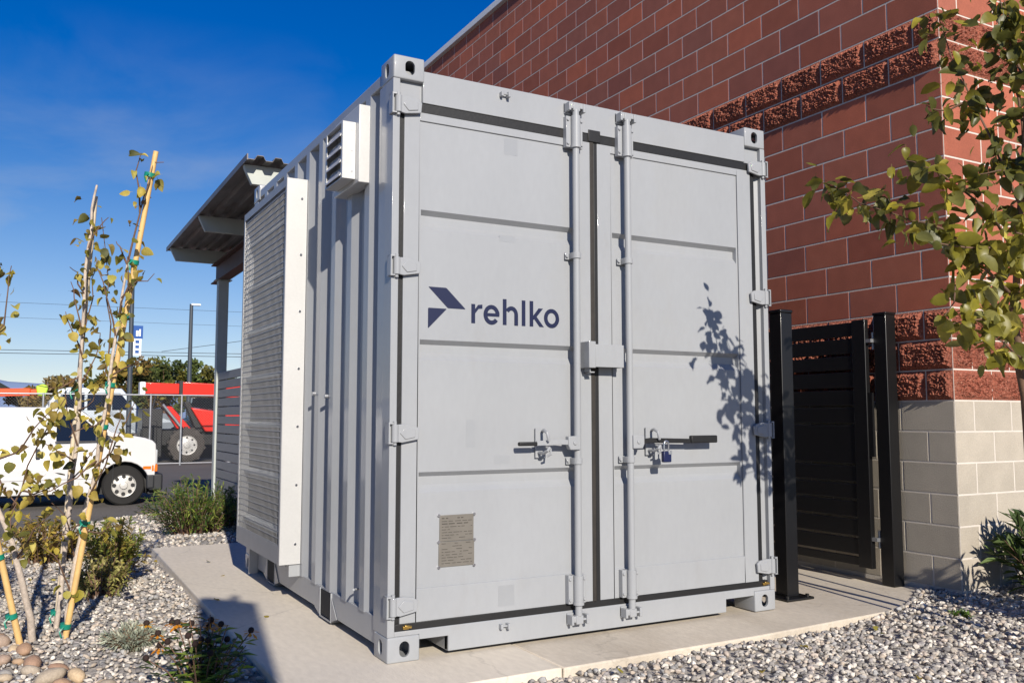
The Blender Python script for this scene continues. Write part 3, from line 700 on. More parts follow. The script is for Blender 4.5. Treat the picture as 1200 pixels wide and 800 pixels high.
while z < GZ1 - .05:
    gr.box(X0 + .001, X0 + .004, Y0 + .03, Y1 - .03, z, z + .006); z += .0405
y = Y0 + .035; 
while y < Y1 - .03:
    gr.box(X0 + .002, X0 + .0035, y, y + .005, GZ0 + .11, GZ1 - .05); y += .031
gr.build('grating', M['alumesh'], guard)['kind'] = 'stuff'
for k in range(7):
    z = GZ0 + .16 + k * .33
    MB().prism([(-.085, z), (-.053, z + .022), (-.053, z + .036), (-.085, z + .014)], 'y', Y0 + .02, Y1 - .02).build('inner_louvre', M['steelgrey'], guard)
MB().box(-.052, .03, Y0 + .01, Y1 - .012, GZ0 + .02, GZ1 - .02).build('condenser_face', M['bumper'], guard)
MB().box(X0 + .006, -.0525, Y1 - .010, Y1 - .0045, GZ0 + .02, GZ1 - .02).build('added_dimming_sheet', M['galv'], guard)  # added grey sheet, tones down the sunlit far wall of the box
for k in range(7):
    z = GZ0 + .12 + k * .355
    MB().cyl((-.03, Y0 - .004, z), (-.03, Y0 + .001, z), .008, 8).build('bolt', M['chrome'], guard, smooth=40)
# bracket feet below the guard
MB().box(-.05, .01, 2.60, 2.62, .02, .25).build('guard_bracket', P_, guard); MB().box(-.06, .02, 1.50, 1.52, .17, .245).build('guard_bracket', P_, guard)
# louvred vent hood near the door end
MB().box(-.052, .03, .35, .75, 2.335, 2.745).build('vent_flange', A, con, bevel=.004)
hood = MB().box(-.122, -.053, .40, .405, 2.36, 2.66).box(-.122, -.053, .69, .695, 2.36, 2.66).box(-.122, -.053, .405, .69, 2.655, 2.66).box(-.122, -.053, .405, .69, 2.36, 2.365).box(-.122, -.118, .405, .425, 2.365, 2.655).box(-.122, -.118, .67, .69, 2.365, 2.655).build('vent_hood', A, con)
for k in range(4):
    z = 2.375 + k * .07
    MB().prism([(-.130, z), (-.100, z + .064), (-.097, z + .064), (-.126, z)], 'y', .426, .669).build('louvre', M['alu'], hood)
MB().box(-.06, -.0535, .41, .685, 2.37, 2.65).build('hood_back', M['alu'], hood)
for z in (2.40, 2.51, 2.62): MB().cyl((-.07, .398, z), (-.07, .401, z), .006, 8).build('screw', M['galv'], hood, smooth=40)
# small bolts on the side wall
for y, z in ((1.24, 1.27), (1.0, 1.25)):
    MB().cyl((-.012, y, z), (.03, y, z), .012, 8).build('wall_bolt', M['galv'], con, smooth=40)
MB().tube([(-.02, .42, .27), (.0, .47, .262), (.04, .5, .255)], .006, 6).build('rail_hook', P_, con)
# padlock hanging on the right handle
pd = thing('padlock', (1.56, -.09, .9), 'small dark blue padlock hanging on the right door handle', 'padlock')
MB().box(1.538, 1.592, -.104, -.078, .888, .948).build('lock_case', M['lockblue'], pd, bevel=.006)
MB().tube([(1.55, -.091, .945)] + [(1.565 - .015 * math.cos(a), -.091, .985 + .018 * math.sin(a)) for a in [math.pi * k / 8 for k in range(9)]] + [(1.58, -.091, .945)], .005, 8).build('shackle', M['chrome'], pd, smooth=60)
MB().box(1.571, 1.593, -.1055, -.077, .93, .95).build('lock_band', M['galv'], pd, bevel=.002)

# ------------------------------------------------------------------ black gate between container and building
K = M['black']
gp = thing('gate_post', (2.767, .225, 0), 'black square gate post with base plate beside the container corner', 'gate post')
MB().box(2.717, 2.817, .175, .275, .012, 1.80).build('post', K, gp, bevel=.004)
MB().box(2.712, 2.822, .17, .28, 1.80, 1.822).build('post_cap', K, gp, bevel=.006)
bpl = MB().box(2.655, 2.885, .115, .335, -.002, .013).build('base_plate', K, gp, bevel=.003)
for sx in (2.685, 2.855):
    for sy in (.145, .305): MB().cyl((sx, sy, .012), (sx, sy, .028), .012, 8).build('anchor_bolt', K, bpl)
gt = thing('slatted_gate', (3.66, .17, 0), 'black metal gate of horizontal slats swung open beside the block wall', 'gate')
MB().box(3.64, 3.74, .115, .215, -.002, 1.835).build('hinge_post', K, gt, bevel=.004)
MB().box(3.635, 3.745, .11, .22, 1.835, 1.852).build('post_cap', K, gt, bevel=.004)
GX0, GX1 = 3.605, 3.645
MB().box(GX0, GX1, .262, .372, .10, 1.812).build('stile', K, gt, bevel=.003)
MB().box(GX0, GX1, 1.22, 1.30, .10, 1.812).build('stile', K, gt, bevel=.003)
gaps = [1.696, 1.573, 1.458, 1.331, 1.206, 1.081, .797, .673, .554, .429, .300, .175]
edges = [1.81] + gaps + [.10]
for a, b in zip(edges, edges[1:]):
    MB().box(GX0 + .008, GX1 - .006, .3725, 1.2195, b + .009, a - .009).build('slat', K, gt, bevel=.003)
for z in (.30, 1.66):
    h = MB().box(GX0 + .005, GX1 + .02, .218, .261, z - .012, z + .012).cyl((3.66, .238, z - .06), (3.66, .238, z + .06), .011, 10).build('gate_hinge', M['galv'], gt)
MB().box(GX0 + .01, GX0 + .03, .225, .262, .86, 1.30).build('latch_strip', K, gt)

# ------------------------------------------------------------------ steel canopy behind the container
ca = thing('steel_canopy', (1.07, 9.9, 0), 'flat steel canopy with corrugated metal roof behind the container', 'canopy')
# ribbed deck: ribs run along x across beams? ribs run front to back (y)
prof = []; x = .36
while x < 3.78:
    prof += [(x, 3.70), (x + .07, 3.70), (x + .095, 3.745), (x + .155, 3.745), (x + .18, 3.70)]; x += .18
nb = len(prof)
rf = MB().add([(a, 4.93, z) for a, z in prof] + [(a, 10.55, z) for a, z in prof], [(i, i + 1, nb + i + 1, nb + i) for i in range(nb - 1)])
rf.add([(a, 4.93, z + .006) for a, z in prof] + [(a, 10.55, z + .006) for a, z in prof], [(i + 1, i, nb + i, nb + i + 1) for i in range(nb - 1)])
rf.add([v for a, z in prof for v in ((a, 4.93, z), (a, 4.93, z + .006))], [(2 * i, 2 * i + 2, 2 * i + 3, 2 * i + 1) for i in range(nb - 1)])
rf.build('roof_deck', M['roofmetal'], ca, recalc=False)
MB().box(.35, .362, 4.92, 10.56, 3.69, 3.752).build('edge_trim', M['roofmetal'], ca)
for y in (5.12, 7.75, 10.2):
    MB().prism([(.365, 3.697), (.375, 3.655), (.45, 3.50), (3.78, 3.50), (3.78, 3.697)], 'y', y, y + .07).build('beam', M['steelpale'], ca, bevel=.003)
gd = MB().box(1.0, 1.17, 5.0, 10.4, 3.482, 3.498).box(1.0, 1.17, 5.0, 10.4, 3.20, 3.216).box(1.075, 1.095, 5.0, 10.4, 3.216, 3.482)
gd.build('girder', M['girder'], ca)
for (px, py) in ((1.085, 9.87), (3.5, 9.87), (3.5, 5.2)):
    MB().box(px - .075, px + .075, py - .075, py + .075, -.25, 3.19).build('post', M['steelpale'], ca, bevel=.006)
    MB().box(px - .12, px + .12, py - .1, py + .1, 3.19, 3.2).build('cap_plate', M['steelgrey'], ca)

# ------------------------------------------------------------------ grey slat fence
fn = thing('slat_fence', (1.05, 7.5, -.1), 'dark grey horizontal slat fence beside the canopy post', 'fence')
for k in range(14):
    z = 1.79 - k * .129
    MB().box(1.035, 1.065, 5.2, 9.78, z - .115, z).build('slat', M['slatgrey'], fn, bevel=.004)
for y in (5.25, 7.5):
    MB().box(1.066, 1.126, y, y + .06, -.15, 1.8).build('fence_post', M['steelgrey'], fn)

# ------------------------------------------------------------------ pylon behind the camera; only its shadow enters the photograph
pyx, pyy = -.36 - 7.1 * math.tan(R(SUN_AZ)) , 1.82 - 7.1
py = thing('pylon', (pyx, pyy, -.05), 'tall narrow square pylon behind the viewpoint whose shadow falls on the slab', 'pylon')
hgt = 7.1 / math.cos(R(SUN_AZ)) * math.tan(R(SUN_EL))
ang = R(-54)
def rot_box(mb, cx, cy, w_, d_, z0, z1):
    c, s_ = math.cos(ang), math.sin(ang)
    q = [(cx + a * c - b * s_, cy + a * s_ + b * c) for a, b in ((-w_, -d_), (w_, -d_), (w_, d_), (-w_, d_))]
    return mb.prism(q, 'z', z0, z1)
rot_box(MB(), pyx, pyy, .205, .04, -.05, hgt).build('panel', M['steelgrey'], py, bevel=.004)
rot_box(MB(), pyx + .05, pyy - .02, .018, .02, hgt, hgt + .08).build('sensor', M['black'], py, bevel=.004)

# ------------------------------------------------------------------ staked trees: branch lines in metres
A_trunk = [(-1.3,1.69,-0.04),(-1.28,1.64,0.32),(-1.26,1.6,0.65),(-1.24,1.56,0.98),(-1.24,1.5,1.31),(-1.24,1.48,1.59),(-1.24,1.45,1.83),(-1.23,1.45,2.07),(-1.22,1.45,2.29),(-1.2,1.43,2.42)]
A_br = [[(-1.24,1.54,0.98),(-1.3,1.49,1.17),(-1.33,1.49,1.36)],[(-1.24,1.5,1.31),(-1.17,1.51,1.46),(-1.15,1.48,1.6)],[(-1.24,1.48,1.59),(-1.29,1.43,1.78),(-1.31,1.43,1.87)],[(-1.24,1.48,1.55),(-1.19,1.54,1.8),(-1.17,1.51,1.99)],[(-1.24,1.52,1.17),(-1.18,1.36,1.22),(-1.14,1.33,1.31)],[(-1.25,1.55,0.89),(-1.33,1.47,0.94),(-1.4,1.45,0.99)],[(-1.24,1.45,1.81),(-1.28,1.41,1.92),(-1.32,1.37,1.94)],[(-1.23,1.42,2.06),(-1.18,1.38,2.18),(-1.14,1.36,2.23)],[(-1.12,1.43,1.36),(-1.1,1.45,1.65),(-1.12,1.44,1.88),(-1.17,1.43,2.24)],[(-1.25,1.56,0.8),(-1.2,1.41,0.9),(-1.16,1.32,0.97)],[(-1.24,1.5,1.36),(-1.34,1.45,1.29),(-1.45,1.39,1.3)],[(-1.23,1.48,1.45),(-1.3,1.39,1.61),(-1.33,1.4,1.7)]]
A_stake = [(-1.3,1.73,-0.05),(-1.2,1.49,2.37)]
B_trunk = [(-1.25,1.48,-0.01),(-1.24,1.46,0.17),(-1.23,1.43,0.37),(-1.2,1.4,0.57),(-1.18,1.37,0.71),(-1.15,1.34,0.9),(-1.13,1.3,1.12),(-1.11,1.27,1.35),(-1.09,1.24,1.56),(-1.07,1.23,1.77),(-1.05,1.2,1.95)]
B_br = [[(-1.23,1.43,0.37),(-1.26,1.39,0.49),(-1.29,1.35,0.61),(-1.36,1.28,0.69)],[(-1.16,1.34,0.87),(-1.09,1.22,0.95),(-1.03,1.12,1.12),(-1.0,1.09,1.21)],[(-1.18,1.37,0.71),(-1.12,1.19,0.88),(-1.08,1.1,1.08),(-1.07,1.08,1.17)],[(-1.2,1.4,0.57),(-1.28,1.32,0.52),(-1.37,1.31,0.5)],[(-1.2,1.4,0.57),(-1.12,1.28,0.52),(-1.03,1.18,0.57)],[(-1.11,1.27,1.35),(-0.99,1.13,1.42),(-0.97,1.11,1.46)],[(-1.09,1.24,1.56),(-1.13,1.18,1.71),(-1.17,1.13,1.84),(-1.21,1.14,1.97)],[(-1.07,1.23,1.77),(-1.01,1.1,1.85),(-0.93,1.05,1.89)],[(-1.05,1.2,1.95),(-1.0,1.16,2.23),(-0.96,1.15,2.4),(-0.94,1.16,2.52),(-0.89,1.14,2.52)],[(-1.13,1.3,1.12),(-1.22,1.17,1.08),(-1.3,1.11,1.03)],[(-1.15,1.34,0.9),(-1.25,1.21,0.82),(-1.37,1.17,0.76),(-1.46,1.11,0.74)],[(-1.08,1.22,1.67),(-1.05,1.12,1.82),(-1.06,1.11,1.98)],[(-1.05,1.2,1.95),(-1.09,1.18,2.04),(-1.11,1.19,2.07)],[(-1.25,1.45,0.21),(-1.32,1.35,0.39),(-1.39,1.32,0.46)],[(-1.0,1.16,2.23),(-1.03,1.14,2.45),(-1.01,1.12,2.55)]]
B_stake = [(-1.26,1.46,-0.02),(-0.93,1.16,2.58)]
C_trunk = [(-1.42,1.39,-0.02),(-1.46,1.33,0.21),(-1.51,1.28,0.41),(-1.57,1.24,0.6),(-1.68,1.21,0.91),(-1.79,1.23,1.38),(-1.86,1.22,1.8)]
C_br = [[(-1.57,1.24,0.6),(-1.5,1.13,0.77),(-1.42,1.0,1.04),(-1.33,0.87,1.23)],[(-1.68,1.21,0.91),(-1.53,1.01,0.96),(-1.46,0.9,1.08),(-1.39,0.8,1.17)],[(-1.79,1.23,1.38),(-1.66,1.14,1.5),(-1.61,1.1,1.59),(-1.6,1.08,1.76),(-1.59,1.07,1.88)],[(-1.5,1.13,0.77),(-1.45,0.98,0.76),(-1.34,0.86,0.84)],[(-1.68,1.21,0.91),(-1.6,1.06,0.84),(-1.52,0.97,0.72),(-1.54,0.94,0.6)],[(-1.51,1.28,0.41),(-1.44,1.11,0.58),(-1.37,1.01,0.67)]]
C_stake = [(-1.47,1.36,-0.05),(-1.85,1.24,1.59)]
R_trunk = [(3.06,-1.21,0.07),(3.01,-1.23,0.57),(2.93,-1.26,1.08),(2.87,-1.27,1.38),(2.82,-1.28,1.64),(2.8,-1.33,1.93),(2.79,-1.39,2.35),(2.79,-1.43,2.77),(2.8,-1.49,3.28)]
R_br = [[(2.78,-1.32,1.72),(2.23,-1.51,1.81),(1.97,-1.53,1.94),(1.88,-1.43,1.99),(1.85,-1.28,2.07),(1.84,-1.1,2.19),(1.81,-0.99,2.26)],[(2.78,-1.34,1.93),(2.22,-1.57,2.04),(1.99,-1.56,2.14),(1.9,-1.49,2.22),(1.88,-1.4,2.27)],[(2.8,-1.33,1.93),(2.18,-1.61,1.87),(1.91,-1.61,1.85),(1.81,-1.52,1.91)],[(2.23,-1.51,1.81),(2.01,-1.53,1.7),(1.97,-1.5,1.57)],[(2.82,-1.28,1.64),(2.24,-1.49,1.57),(1.98,-1.5,1.53)],[(2.78,-1.37,2.18),(2.75,-1.27,2.51),(2.74,-1.17,2.76),(2.63,-1.14,2.98),(2.55,-1.12,3.23)],[(2.78,-1.4,2.43),(2.84,-1.35,2.76),(2.85,-1.32,3.0),(2.8,-1.32,3.31)],[(2.74,-1.17,2.76),(2.62,-1.11,2.71),(2.52,-1.06,2.74)],[(2.78,-1.37,2.18),(2.8,-1.52,2.4),(2.89,-1.6,2.65)],[(2.83,-1.3,1.72),(2.6,-1.58,1.76),(2.6,-1.7,1.89)],[(2.87,-1.28,1.43),(2.44,-1.46,1.48),(2.29,-1.49,1.49)],[(2.79,-1.43,2.77),(2.88,-1.29,3.11),(2.78,-1.27,3.46)],[(2.79,-1.39,2.35),(2.68,-1.33,2.35),(2.61,-1.24,2.34)],[(2.8,-1.33,1.93),(2.21,-1.72,1.91),(2.03,-1.79,1.92)]]
def leaf_mesh(mt, seed, wide=.46, tip=1.0):
    r = random.Random(seed); T = [0, .12, .32, .55, .78, .93, 1.0]; Wd = [.03, .55 * wide / .46 * .62, wide, wide * .98, wide * .66, wide * .28, 0]
    fold = r.uniform(.1, .75); curl = r.uniform(-.5, .9); tw = r.uniform(-.5, .5); wave = r.uniform(0, .09)
    vs = []; fs = []
    for i, (t, wd) in enumerate(zip(T, Wd)):
        x = .22 + t * (1 - .12 * abs(curl)); z = -curl * t * t * .55
        for s_ in (-1, 0, 1):
            y = s_ * wd * math.cos(fold); zz = z + abs(s_) * wd * math.sin(fold) + s_ * tw * t * wd + wave * math.sin(9 * t + s_ * 2) * abs(s_)
            vs.append((x, y, zz))
    for i in range(len(T) - 1):
        a = i * 3; fs += [(a, a + 1, a + 4, a + 3), (a + 1, a + 2, a + 5, a + 4)]
    b = MB().add(vs, fs); b.add([(0, -.012, 0), (0, .012, 0), (.24, .012, 0), (.24, -.012, 0)], [(0, 1, 2, 3)])
    return b.mesh('leaf', mt, recalc=False, smooth=80)
LD = [leaf_mesh(M['leafdry'], k, wide=random.uniform(.34, .47)) for k in range(8)]
LG = [leaf_mesh(M['leafgreen'], 40 + k, wide=random.uniform(.27, .38)) for k in range(8)]
def put_leaves(tree, brs, n, meshes, size, tip_bias=.35, spread=.03, maxn=300, mt=None):
    """leaves on short stalks along the outer part of each branch"""
    segs = []
    for b in brs:
        pts = [Vector(p) for p in b]
        for i in range(len(pts) - 1): segs.append((pts[i], pts[i + 1], (i + 1) / (len(pts) - 1)))
    wts = [max(.001, (b - a).length * (tip_bias + t)) for a, b, t in segs]
    extra = MB()
    for k in range(n):
        a, b, t = random.choices(segs, wts)[0]
        p = a.lerp(b, random.random()) + Vector([random.gauss(0, spread) for _ in range(3)])
        s_ = random.uniform(*size); rot = (random.gauss(0, .8), random.uniform(-.2, 1.5), random.uniform(0, 6.28))
        if k >= maxn:
            me = random.choice(meshes); mw = Matrix.LocRotScale(p, Euler(rot), Vector((s_, s_, s_)))
            extra.add([mw @ v.co for v in me.vertices], [tuple(q.vertices) for q in me.polygons]); continue
        o = bpy.data.objects.new('leaf', random.choice(meshes)); col.objects.link(o); o.parent = tree
        o.location = p - ORG[tree]; o.scale = (s_, s_, s_)
        o.rotation_euler = rot
    if extra.v: extra.build('remaining_leaves', meshes[0].materials[0], tree, recalc=False, smooth=80)['kind'] = 'stuff'
def wob(pts, amt):
    o = []
    for i in range(len(pts) - 1):
        a, b = Vector(pts[i]), Vector(pts[i + 1]); o.append(a)
        o.append(a.lerp(b, .5) + Vector([random.gauss(0, amt) for _ in range(3)]))
    return o + [Vector(pts[-1])]
def sapling(name, trunk, brs, r0, label, bark, twig, nleaf, meshes, size, spread, tip_bias=.35, rt=.006, extra=None):
    base = Vector(trunk[0]); base.z = gz(base.x, base.y) - .02
    t = thing(name, base, label, 'tree', 'young staked trees')
    tp = wob(trunk, .006); m = len(tp)
    MB().tube(tp, [r0 + (rt - r0) * (i / (m - 1)) for i in range(m)], 9).build('trunk', bark, t, smooth=60)
    for b in brs:
        bp = wob(b, .008); n = len(bp)
        MB().tube(bp, [r0 * .38 + (.002 - r0 * .38) * (i / (n - 1)) ** .6 for i in range(n)], 6).build('branch', twig, t, smooth=60)
    put_leaves(t, brs + (extra or []), nleaf, meshes, size, tip_bias, spread)
    return t
def stake(pts, r, mt, label, ties, tcol=M['tie']):
    a, b = Vector(pts[0]), Vector(pts[1]); base = a.copy(); base.z = gz(a.x, a.y) - .03
    a = a + (a - b).normalized() * .05
    t = thing('bamboo_stake', base, label, 'stake')
    n = 14; pl = []; rl = []
    for k in range(n + 1):
        p = a.lerp(b, k / n); pl.append(p); rl.append(r * (1 - .15 * k / n))
    MB().tube(pl, rl, 10).build('cane', mt, t, smooth=50)
    for f in ties:
        p = a.lerp(b, f); d = (b - a).normalized()
        k = MB().tube([p - d * .012 + Vector((-.010, -.002, 0)), p + d * .012 + Vector((-.010, -.002, 0))], r + .012, 12)
        k.tube([p + Vector((-.02, -.03, 0)), p + Vector((-.04, -.045, -.02)), p + Vector((-.03, -.04, -.05))], .005, 5)
        k.build('green_tie', tcol, t, smooth=50)
    return t
def stake_thin(pts, r, mt, label, ties): return stake(pts, r, mt, label, ties)
tA = sapling('aspen_sapling', A_trunk, A_br, .014, 'slender pale-barked aspen tied to the bleached cane, leaves yellowing', M['bark'], M['bark2'], 170, LD, (.024, .07), .035, extra=[A_trunk[3:9]])
tB = sapling('aspen_sapling', B_trunk, B_br, .016, 'slender aspen tied to the tall leaning golden bamboo stake', M['bark'], M['bark2'], 195, LD, (.024, .074), .032, extra=[B_trunk[2:]])
tC = sapling('aspen_sapling', C_trunk, C_br, .019, 'pale aspen trunk leaning out of the left edge of the picture', M['bark'], M['bark2'], 120, LD, (.034, .064), .03)
stake(A_stake, .0135, M['bamboo2'], 'bleached straight bamboo stake beside the middle aspen', (.06, .56))
stake(B_stake, .0165, M['bamboo'], 'tall golden bamboo stake leaning to the right, taller than the trees', (.035, .24, .435, .52, .66, .77, .95))
stake(C_stake, .0165, M['bamboo'], 'golden bamboo stake leaning left beside the leftmost aspen trunk', (.13, .31))
tR = sapling('ornamental_pear_tree', R_trunk, R_br, .024, 'leafy green young tree reaching in from the right edge in front of the block wall', M['bark2'], M['bark2'], 190, LG, (.05, .115), .035, tip_bias=.55, rt=.012, extra=[R_br[0], R_br[0], R_br[1]])
put_leaves(tR, R_br[:5], 110, LG, (.055, .118), .5, .04)
put_leaves(tR, R_br, 330, LG, (.045, .11), .5, .045, maxn=0)
put_leaves(tR, R_br[5:8] + R_br[11:13] + [R_br[0][1:]], 240, LG, (.05, .105), .5, .045, maxn=0)
tR['group'] = ''; del tR['group']
base = R_trunk[0]
for dx, dy in ((-.25, -.5), (.05, -.26)):
    stake([(base[0] + dx, base[1] + dy, gz(base[0] + dx, base[1] + dy)), (base[0] + dx * .9, base[1] + dy, 1.75)], .016, M['bamboo2'], 'wooden support stake on the %s side of the right-hand tree, outside the frame' % ('left' if dx < 0 else 'right'), ())

# ------------------------------------------------------------------ shrubs
def blade(b, p, d, ln, wd, c):
    """narrow pointed leaf from p along d, bent and folded"""
    d = d.normalized(); s_ = d.cross(Vector((0, 0, 1)))
    s_ = (s_.normalized() if s_.length > .05 else Vector((1, 0, 0))); u = s_.cross(d)
    s_ = (s_ * math.cos(.0) + u * random.uniform(-.9, .9)).normalized()
    m_ = p + d * ln * .5 + Vector((0, 0, -.04 * ln)); e = p + d * ln + Vector((0, 0, -.2 * ln))
    b.col = c; b.add([p, m_ - s_ * wd, m_ + s_ * wd, e], [(0, 1, 3), (0, 3, 2)]); b.col = None
def shrub(name, label, c, rad, ht, stems, per, ln, wd, cols, cat='shrub', upright=.5, group=None, stemmat=None):
    z = gz(c[0], c[1]) - .02; t = thing(name, (c[0], c[1], z), label, cat, group)
    b = MB(); sb = MB(); C0 = Vector((c[0], c[1], z)); cl = [lin(h) for h in cols]
    for _ in range(stems):
        a = random.uniform(0, 6.283); f = math.sqrt(random.random()); lean = f
        tip = C0 + Vector((math.cos(a) * rad * lean, math.sin(a) * rad * lean, ht * (1 - .45 * lean * lean) * random.uniform(.7, 1.08)))
        root = C0 + Vector((math.cos(a) * rad * .35 * f, math.sin(a) * rad * .35 * f, 0)); mid = root.lerp(tip, .5) + Vector((0, 0, .12 * ht))
        pts = [root, mid, tip]; sb.tube(pts, [.006, .004, .0015], 4, cap=False)
        cc = random.choice(cl)
        for k in range(per):
            q = k / per; q = .18 + .82 * q
            p = root.lerp(mid, q * 2) if q < .5 else mid.lerp(tip, q * 2 - 1)
            ax = (tip - mid).normalized(); d = Vector([random.gauss(0, 1) for _ in range(3)]).normalized() + ax * upright * 2
            k2 = random.uniform(.75, 1.25); blade(b, p, d, ln * random.uniform(.7, 1.2), wd, (cc[0] * k2, cc[1] * k2, cc[2] * k2, 1))
    b.build('foliage', M['foliage'], t, recalc=False); sb.build('stems', stemmat or M['bark2'], t, smooth=60)
    return t
GR = ['3f5a22', '56702a', '6c7f2e', '2f4520', '7d8a3a']
shrub('rosemary_shrub', 'dense dark green shrub with narrow upright leaves behind the slab corner', (.20, 6.35), .62, .62, 150, 26, .075, .007, GR, upright=.55)
shrub('rosemary_shrub', 'small green shrub tucked against the canopy fence behind the larger one', (.75, 7.1), .4, .5, 60, 22, .07, .007, GR, upright=.55)
YG = ['a0a048', '8a9444', 'b4a64c', '74823c', '9c8a50']
shrub('dry_shrub', 'yellowing twiggy shrub behind the golden bamboo stake', (-.92, 2.95), .24, .5, 60, 30, .055, .009, YG, upright=.6)
shrub('dry_shrub', 'low brown-green shrub right behind the staked trees', (-1.02, 2.5), .2, .3, 50, 26, .04, .008, ['a09a58', '85844a', 'b0a668'], upright=.4)
shrub('dry_shrub', 'sprawling yellow-leaved shrub between the aspens and the parking lot', (-1.32, 4.3), .42, .42, 70, 18, .06, .012, ['a08a3c', '8a7434', 'b09a4c', '6e6a34'], upright=.25)
shrub('lavender_plant', 'small grey-green feathery plant in the gravel beside the slab', (-.98, 1.02), .15, .13, 170, 14, .04, .0035, ['a8ae9a', '959d8a', 'bcbea8'], cat='plant', upright=.8)
shrub('yucca_plant', 'spiky green needle plant at the left edge of the picture', (-1.86, 2.2), .2, .98, 60, 26, .12, .004, ['6c7c4c', '85905a', '55683c'], cat='plant', upright=.9)
shrub('oleander_shrub', 'dark green long-leaved shrub at the right edge before the block wall', (4.2, -.62), .36, .56, 46, 18, .13, .016, ['2f4420', '44572a', '586a34'], upright=.7)
shrub('oleander_shrub', 'long-leaved shrub just outside the right edge whose shadow falls on the wall corner', (3.62, -1.32), .3, .78, 40, 18, .14, .016, ['2f4420', '44572a', '586a34'], upright=.7)
shrub('green_tuft', 'tiny bright green weed tuft in the right gravel', (3.26, -.62), .065, .05, 60, 6, .03, .003, ['5f8a2c', '4c7a24', '7a9a3a'], cat='plant', upright=.7)
# coneflowers gone to seed in the lower left
fl = thing('coneflower_plant', (-.8, .06, gz(-.8, .06)), 'flowering plant with orange petals and dark seed heads at the bottom edge', 'plant')
fb = MB(); fs_ = MB(); C0 = Vector((-.8, .06, gz(-.8, .06)))
cl = [lin(h) for h in ('3c5220', '5a7028', '2c3c1a', '8a9a34')]
heads = []
for k in range(34):
    a = random.uniform(0, 6.28); f = random.random(); tip = C0 + Vector((math.cos(a) * .24 * f, math.sin(a) * .24 * f, random.uniform(.14, .3)))
    root = C0 + Vector((math.cos(a) * .06 * f, math.sin(a) * .06 * f, 0)); fs_.tube([root, root.lerp(tip, .5) + Vector((0, 0, .03)), tip], [.004, .003, .0022], 5)
    cc = random.choice(cl)
    for q in range(13):
        p = root.lerp(tip, random.uniform(.1, .95)); d = Vector((random.gauss(0, 1), random.gauss(0, 1), .3)); k2 = random.uniform(.7, 1.2)
        blade(fb, p, d, random.uniform(.05, .1), .010, (cc[0] * k2, cc[1] * k2, cc[2] * k2, 1))
    if k < 14: heads.append(tip)
fb.build('foliage', M['foliage'], fl, recalc=False); fs_.build('stems', M['bark2'], fl)
heads += [C0 + Vector(v) for v in ((-.2, .25, .27), (-.15, .26, .22), (-.1, .22, .27), (-.16, .12, .2), (-.02, .2, .26), (.06, .18, .27))]
for k, h in enumerate(heads):
    fs2 = MB().lathe([(.001, .018), (.010, .014), (.014, .004), (.011, -.006), (.002, -.009)], h, 'z', 10).build('seed_head', M['seedhead'], fl, smooth=60)
    if k % 3 == 0 or k >= 14:
        pm = MB()
        for q in range(9):
            a = 6.283 * q / 9 + random.random() * .4; d = Vector((math.cos(a), math.sin(a), random.uniform(-.9, .1)))
            s_ = Vector((-math.sin(a), math.cos(a), 0)) * .008; p = h + d * .01; e = h + d * .042
            pm.add([p, p.lerp(e, .6) - s_, e, p.lerp(e, .6) + s_], [(0, 1, 2, 3)])
        pm.build('petals', M['petal'], fl, recalc=False)
# fallen leaves
for k in range(26):
    if k < 13: x, y = random.uniform(-1.5, -.2), random.uniform(1.0, 6)
    else: x, y = random.uniform(.6, 3.7), random.uniform(-1.3, -.5)
    z = (gz(x, y) + .022) if (x < -.52 or y < -.45 or y > 4.5) else .006
    o = link('fallen_leaf', random.choice(LD), None, (x, y, z + .006), (random.gauss(0, .3), random.gauss(0, .3), random.uniform(0, 6.28)))
    s_ = random.uniform(.03, .055); o.scale = (s_, s_, s_ * .6)
    tag(o, 'dry fallen leaf lying ' + ('in the bed left of the container' if k < 13 else 'on the gravel in front of the slab'), 'leaf', 'fallen leaves ' + ('left of the container' if k < 13 else 'in front of the slab'))

# ------------------------------------------------------------------ white van in the lot
GZ = -.4; VY, VW = 12.98, 1.95
van = thing('van', (-1.9, VY + VW / 2, GZ), 'white cargo van with charcoal bumper parked behind the staked trees', 'van')
def inset(z): return .02 * max(0, (.35 - z)) + max(0, z - .70) * .26 + (.08 * max(0, z - 1.22) / .08)
def arch(cx, cz, r, a0=2, a1=178, n=12): return [(cx + r * math.cos(R(a0 + (a1 - a0) * k / n)), cz + r * math.sin(R(a0 + (a1 - a0) * k / n))) for k in range(n + 1)]
sil = [(.60, .66), (.615, .40), (.60, .14), (.575, -.06)] + arch(.10, -.06, .415) + [(-.36, -.17), (-2.9, -.17)] + arch(-3.35, -.06, .415) + [(-3.82, -.14), (-4.6, -.12), (-4.66, .55), (-4.6, 1.0), (-4.5, 1.22), (-4.3, 1.30), (-.80, 1.30), (-.62, 1.255), (-.13, .875), (.10, .83), (.42, .765), (.54, .72)]
def loft(name, sil, y0, wd, ins, mt, par, **kw):
    n = len(sil); b = MB()
    b.add([(x, y0 + ins(z), z) for x, z in sil] + [(x, y0 + wd - ins(z), z) for x, z in sil], [tuple(range(n)), tuple(range(2 * n - 1, n - 1, -1))] + [(i, n + i, n + (i + 1) % n, (i + 1) % n) for i in range(n)])
    return b.build(name, mt, par, **kw)
body = loft('body', sil, VY, VW, inset, M['white'], van, bevel=.02, seg=2)
MB().box(-4.4, .5, VY + .36, VY + VW - .36, -.22, .35).build('underbody', M['machdark'], van)
